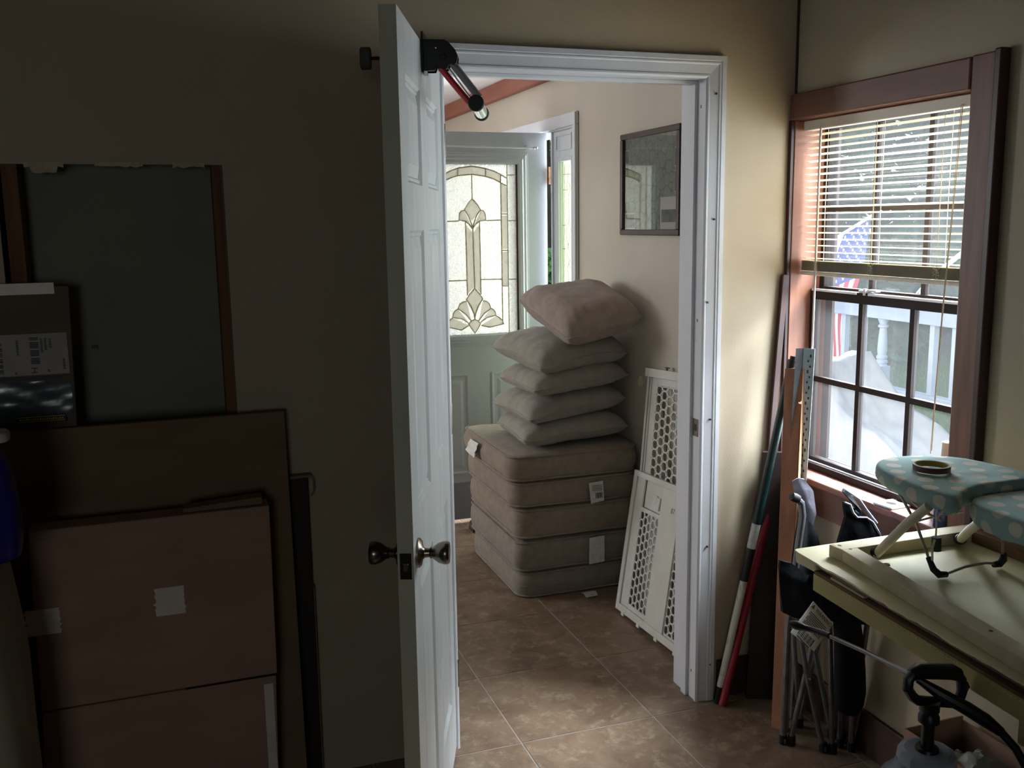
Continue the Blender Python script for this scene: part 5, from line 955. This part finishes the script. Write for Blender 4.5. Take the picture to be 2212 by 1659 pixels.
build('carton_body', G().hexa([(-0.95, 2.56, 0.0005), (0.262, 2.56, 0.0005), (0.262, 2.585, 0.0005), (-0.95, 2.585, 0.0005), (-0.95, 2.622, 1.120), (0.257, 2.622, 1.124), (0.257, 2.647, 1.124), (-0.95, 2.647, 1.120)]), cardboard, bp_, bev=0.002)
bb = thing('taped_box', (-0.1, 2.5, 0), 'large cardboard box with torn tape patches in front of other cartons', 'box')
yb0 = 2.455
def bq(x0, x1, z0, z1, y0=yb0, y1=2.545): return G().box(x0, x1, y0, y1, z0, z1)
build('box_body', G().hexa([(-0.405, yb0, 0.0005), (0.170, yb0, 0.0005), (0.170, 2.548, 0.0005), (-0.405, 2.548, 0.0005), (-0.378, yb0, 0.45), (0.183, yb0, 0.452), (0.183, 2.548, 0.452), (-0.378, 2.548, 0.45)]), cardboard_r, bb, bev=0.003)
build('box_body', G().hexa([(-0.378, yb0-0.004, 0.455), (0.186, yb0-0.004, 0.457), (0.186, 2.548, 0.457), (-0.378, 2.548, 0.455), (-0.372, yb0+0.02, 0.905), (0.192, yb0+0.02, 0.907), (0.192, 2.548, 0.907), (-0.372, 2.548, 0.905)]), cardboard_r, bb, bev=0.003)
B('seam_gap', -0.044, 0.182, yb0-0.005, yb0+0.02, 0.4525, 0.4565, dark_gap, bb)
build('top_flap', G().hexa([(-0.018, 2.49, 0.908), (0.175, 2.49, 0.910), (0.175, 2.53, 0.912), (-0.018, 2.53, 0.910), (-0.018, 2.492, 0.917), (0.175, 2.492, 0.928), (0.175, 2.53, 0.930), (-0.018, 2.53, 0.919)]), cardboard, bb)
def patch(x0, x1, z0, z1, seed):
    n = 14; pts = [(x0 + (x1-x0)*k/n, z0) for k in range(n)] + [(x1+0.008*nz(k*0.9, seed, 0), z0+(z1-z0)*k/n) for k in range(n)] + [(x1-(x1-x0)*k/n, z1) for k in range(n)] + [(x0+0.010*nz(k*0.8, seed, 3), z1-(z1-z0)*k/n) for k in range(n)]
    build('tape_patch', G().prism([(x, yb0-0.0055+0.024*max(0, (z-0.455))/0.45, z) for x, z in pts], (0, -0.001, 0)), tape_tan, bb)
patch(-0.10, -0.030, 0.655, 0.727, 1); patch(-0.395, -0.318, 0.648, 0.712, 2)
B('pale_corner_tape', 0.150, 0.1735, yb0-0.0012, yb0-0.0002, 0.0005, 0.43, tape_tan, bb)
dp_ = thing('wood_board', (0.30, 2.66, 0), 'dark brown wooden panel with pale edge leaning behind the flattened carton', 'panel')
B('panel_board', 0.10, 0.315, 2.664, 2.689, 0.0005, 0.922, dark_panel_m, dp_, 0.002); B('top_trim', 0.10, 0.325, 2.660, 2.692, 0.9225, 0.930, pale_edge, dp_, 0.001); build('edge_trim', G().box(0.3155, 0.3185, 2.662, 2.690, 0.0005, 0.60), pale_edge, dp_); build('hook', G().tube([(0.322, 2.661, 0.925), (0.330, 2.661, 0.915), (0.331, 2.661, 0.885), (0.322, 2.661, 0.868)], 0.002, 6), pale_edge, dp_, smooth=True)
sk = thing('pale_sack', (-0.62, 2.2, 0), 'pale draped sack under the blue jug at the left edge', 'sack')
P = []
for i in range(16):
    h = i/15; row = []
    for k in range(40):
        a = 2*PI*k/40; r_ = (abs(math.cos(a))**4+abs(math.sin(a))**4)**-0.25; w_ = 0.245*(1 - 0.10*max(0, h-0.75)/0.25 + 0.03*nz(h*3, math.cos(a)*2, math.sin(a)*2))
        row.append((-0.605+w_*r_*math.cos(a)*1.0 + 0.010*nz(k*0.7, h*2, 3), 2.18+0.20*r_*math.sin(a)*(1-0.08*max(0, h-0.8)/0.2) + 0.010*nz(k*0.7, h*2, 9), 0.001+0.938*h))
    P.append(row)
build('sack_cloth', G().rings(P), sack_pale, sk, smooth=True, sharp=60)
jg = thing('detergent_jug', (-0.43, 2.2, 0.94), 'dark blue plastic jug with white cap at the left edge', 'jug')
def jr_(w, d, z): return [(-0.435+w*math.copysign(abs(math.cos(a))**0.6, math.cos(a)), 2.18+d*math.copysign(abs(math.sin(a))**0.6, math.sin(a)), z) for a in [2*PI*k/28 for k in range(28)]]
build('jug_body', G().rings([jr_(0.080, 0.05, 0.941), jr_(0.092, 0.058, 0.947), jr_(0.097, 0.062, 0.975), jr_(0.098, 0.062, 1.03), jr_(0.093, 0.060, 1.10), jr_(0.083, 0.055, 1.15), jr_(0.068, 0.048, 1.185), jr_(0.060, 0.045, 1.190)]), jug_blue, jg, smooth=True, sharp=50); build('jug_cap', G().rings([jr_(0.062, 0.045, 1.1905), jr_(0.092, 0.046, 1.192), jr_(0.092, 0.046, 1.206), jr_(0.088, 0.044, 1.210)]), cap_white, jg, smooth=True, sharp=40)

# ------------------------------------------------------------------ outside: porch, chair under cover, flag, lawn, trees
GZ = -0.45
build('porch_deck', G().box(XR2+0.001, 4.15, -1.0, 9.0, -0.16, -0.02), deck_m, label='grey porch deck outside the window', cat='deck', kind='structure')
rl = thing('porch_railing', (4.0, 4.5, 0), 'pale blue porch railing with turned and square balusters', 'railing')
build('top_rail', G().box(3.955, 4.045, 0.5, 8.5, 1.02, 1.135), porch_paint, rl, bev=0.006); build('bottom_rail', G().box(3.965, 4.035, 0.5, 8.5, 0.575, 0.618), porch_paint, rl, bev=0.004)
def turned(y): return G().box(3.965, 4.035, y-0.035, y+0.035, 0.618, 0.735).lathe([(0.034, 0.735), (0.028, 0.745), (0.034, 0.752), (0.034, 0.765), (0.027, 0.772), (0.033, 0.780), (0.033, 0.792), (0.025, 0.80), (0.029, 0.83), (0.026, 0.90), (0.021, 0.955), (0.020, 0.962), (0.030, 0.968), (0.030, 0.980), (0.021, 0.985), (0.026, 0.998), (0.035, 1.02)], (4.0, y, 0), (0, 0, 1), 18)
build('turned_baluster', turned(4.70), porch_paint, rl, smooth=True)
bm = None
for y in (4.447, 4.285, 4.12, 3.95, 3.78, 4.875, 5.045, 5.22, 5.40, 5.58):
    o = build('baluster', G().box(3.982, 4.018, y-0.018, y+0.018, 0.618, 1.02), porch_paint, rl, bev=0.002)
for y in (2.5, 4.70, 6.9): build('rail_post', G().box(3.955, 4.045, y-0.045, y+0.045, -0.02, 0.575), porch_paint, rl, bev=0.004)
# covered chair
oc = thing('covered_chair', (3.3, 3.85, -0.02), 'patio chair under a pale grey vinyl cover on the porch', 'covered chair')
prof = [(3.20, -0.02), (3.24, 0.38), (3.33, 0.45), (3.45, 0.50), (3.56, 0.545), (3.68, 0.60), (3.78, 0.63), (3.88, 0.65), (3.96, 0.69), (4.03, 0.76), (4.12, 0.85), (4.20, 0.905), (4.34, 0.89), (4.42, 0.82), (4.47, 0.4), (4.50, -0.02)]
P = []
for (y, z) in prof:
    row = []
    for k in range(25):
        t = -1 + 2*k/24; x = 3.30 + 0.23*math.copysign(min(1, abs(t)*1.35), t); f = 1 if abs(t) < 0.70 else max(0, 1-((abs(t)-0.70)/0.30))
        dip = (0.06 if 3.45 < y < 3.95 else 0.03)*max(0, 1-(t/0.55)**2)
        zz = -0.018 + (z+0.018)*(f**0.55) - dip*f; x += 0.05*(1-f)*math.copysign(1, t)
        row.append((x + 0.02*nz(y*5, k*0.5, 1), y + 0.03*nz(k*0.6, z*5, 2), max(-0.018, zz + 0.025*nz(y*6, k*0.45, 3))))
    P.append(row)
R2 = []
for i in range((len(P)-1)*3+1):
    a = min(i//3, len(P)-2); t = (i-a*3)/3; R2.append([lerp(P[a][k], P[a+1][k], t) for k in range(25)])
build('vinyl_cover', G().grid(R2), cover_m, oc, smooth=True, sharp=80)
P = [[(2.45+0.42*j/7+0.02*nz(i*0.4, j*0.6, 5), 2.75+0.11*i, max(-0.018, (0.42+0.03*nz(i*0.7, j*0.8, 6)) if 0 < j and 0 < i < 9 else -0.018)) for j in range(8)] for i in range(10)]
build('side_table', G().grid(P), cover_m, smooth=True, sharp=80, label='low pale vinyl-wrapped shelf beside the covered chair', cat='shelf')
build('driftwood_stick', G().tube([(2.78, 3.00, 0.47), (2.72, 3.15, 0.475), (2.66, 3.30, 0.472), (2.58, 3.46, 0.475)], [0.016, 0.015, 0.017, 0.014], 8), stick_m, smooth=True, label='weathered stick lying on the vinyl-wrapped shelf', cat='stick')
# flag
fgx = 4.15
fg = thing('flag', (fgx, 5.3, 0.6), 'American flag on a white angled pole beyond the porch railing', 'flag')
A = Vector((fgx, 5.43, 1.462)); Tp = Vector((fgx, 5.02, 1.632)); hd = (A-Tp).normalized(); hl = 0.52; fdv = Vector((0, 0.18, -0.98)).normalized(); flen = 0.95
def fp(h, t, d=0.0): return Tp + hd*(0.03+h*hl) + fdv*(t*flen) + Vector((0.03*math.sin(t*6+h*5)+d, 0.02*math.sin(t*4), 0))
def cloth(h0, h1, t0, t1, d=0.0, nh=3, nt=14): return G().grid([[fp(h0+(h1-h0)*i/nh, t0+(t1-t0)*j/nt, d) for j in range(nt+1)] for i in range(nh+1)])
build('porch_post', G().box(4.10, 4.20, 5.83, 5.93, -0.45, 2.75), porch_paint, bev=0.006, label='pale blue square porch post carrying the flag pole', cat='post')
build('flag_pole', G().tube([Tp - hd*0.05, Tp + hd*0.885], 0.010, 10).lathe([(0, 0), (0.016, 0.005), (0.016, 0.02), (0, 0.03)], Tp - hd*0.05, -hd, 12), flag_white, fg, smooth=True)
for k in range(13): build('stripe', cloth(k/13, (k+1)/13, 0.40 if k < 7 else 0, 1, 0, 1), flag_red if k % 2 == 0 else flag_white, fg, smooth=True)
build('canton', cloth(0, 7/13, 0, 0.40, 0, 7, 8), flag_blue, fg, smooth=True)
g = G()
for r_ in range(9):
    for c in range(6 if r_ % 2 == 0 else 5):
        h = (r_+1)/10*7/13; t = 0.40*((c+0.5+(0.5 if r_ % 2 else 0))/6); cc = fp(h, t, -0.006); rr = 0.014
        g.prism([cc + Vector((0, (rr if q_ % 2 == 0 else rr*0.4)*math.sin(PI*q_/5), (rr if q_ % 2 == 0 else rr*0.4)*math.cos(PI*q_/5))) for q_ in range(10)], (0.002, 0, 0))
build('star', g, flag_white, fg, kind='stuff')
# lawn
build('lawn_ground', G().box(4.15, 45, -12, 45, GZ-0.2, GZ), soil_m, label='green lawn beyond the porch', cat='lawn', kind='structure')
g = G(); rnd = random.Random(3)
for k in range(16000):
    d = 6 + 10*rnd.random()**1.3; az = math.radians(33+15*rnd.random()); x, y = d*math.sin(az), d*math.cos(az)
    if x < 4.25: continue
    h = 0.05+0.07*rnd.random(); w = 0.007+0.006*rnd.random(); a = rnd.random()*PI; lx, ly = (rnd.random()-.5)*0.06, (rnd.random()-.5)*0.06
    g.add([(x-w*math.cos(a), y-w*math.sin(a), GZ), (x+w*math.cos(a), y+w*math.sin(a), GZ), (x+lx, y+ly, GZ+h)], [(0, 1, 2)])
build('grass', g, grass_m, label='short bright grass growing on the lawn', cat='grass', kind='stuff')
def tree(label, x, y, h, w, m, seed, low=0.4, n=2600, ls=0.16):
    r_ = random.Random(seed); root = thing('tree', (x, y, GZ), label, 'tree')
    pts = [(x, y, GZ)]
    for k in range(1, 6): pts.append((x+0.12*nz(k, seed, 0)*k, y+0.12*nz(k, seed, 5)*k, GZ+h*0.8*k/5))
    g = G().tube(pts, [0.14*(1-0.14*k) for k in range(6)], 8)
    for k in range(7):
        a = r_.random()*2*PI; z0 = GZ+h*(0.3+0.07*k); b = Vector((x, y, z0)); e_ = b+Vector((math.cos(a)*w*0.6, math.sin(a)*w*0.6, h*0.16)); g.tube([b, lerp(b, e_, 0.5)+Vector((0, 0, 0.1)), e_], [0.05, 0.035, 0.012], 6)
    build('trunk', g, bark_m, root, smooth=True)
    cl = [Vector((x+w*0.85*(2*r_.random()-1), y+w*0.85*(2*r_.random()-1), GZ+low+(h-low)*r_.random())) for _ in range(26)]
    g = G()
    for k in range(n):
        c = cl[r_.randrange(26)]; v = Vector((r_.gauss(0, 1), r_.gauss(0, 1), r_.gauss(0, 0.8))); v = v.normalized()*(0.25+0.5*r_.random()**0.5)*w*0.5
        p = c+v
        if p.z < GZ+0.05: p.z = GZ+0.05+0.3*r_.random()
        a = Vector((r_.gauss(0, 1), r_.gauss(0, 1), r_.gauss(0, 0.6))).normalized(); b = a.orthogonal().normalized(); L = ls*(0.7+0.6*r_.random())
        g.add([p-a*L, p+b*L*0.45, p+a*L, p-b*L*0.45], [(0, 1, 2, 3)])
    build('foliage', g, m, root)
spots = [(9.0, 12.2, 6.5, 1.7, leafB, 'dark green tree farthest left beyond the lawn'), (10.6, 12.6, 7, 1.9, leafA, 'mid green tree left of centre beyond the lawn'), (11.8, 11.8, 6.5, 1.7, leafC, 'bright green tree in the middle of the window view'), (12.6, 13.4, 8, 2.2, leafB, 'tall dark tree standing behind the bright green one'), (12.9, 11.0, 6.5, 1.7, leafC, 'bright green tree right of centre beyond the lawn'), (14.2, 11.8, 8, 2.2, leafA, 'tall mid green tree at the right back of the lawn'), (13.6, 9.6, 6, 1.7, leafB, 'dark green tree farthest right beyond the lawn'), (10.8, 15.0, 9, 2.6, leafB, 'very tall dark tree at the far left back'), (15.6, 13.8, 9, 2.8, leafA, 'very tall mid green tree at the far right back')]
for i, (x, y, h, w, m, lab) in enumerate(spots): tree(lab, x, y, h, w, m, 11+i, 0.2, 3000, 0.17)
# greenery seen through the slit beside the front door hinge and the sidelight
for i, (x, y, h, w, m, lab) in enumerate(((4.75, 12.2, 5, 1.0, leafA, 'mid green tree seen through the front door hinge gap'), (4.62, 11.0, 1.6, 0.4, leafC, 'low bright shrub seen through the front door hinge gap'), (6.6, 15.4, 7, 1.6, leafC, 'bright tree outside the leaded sidelight'))): tree(lab, x, y, h, w, m, 41+i, 0.1, 2600, 0.13)
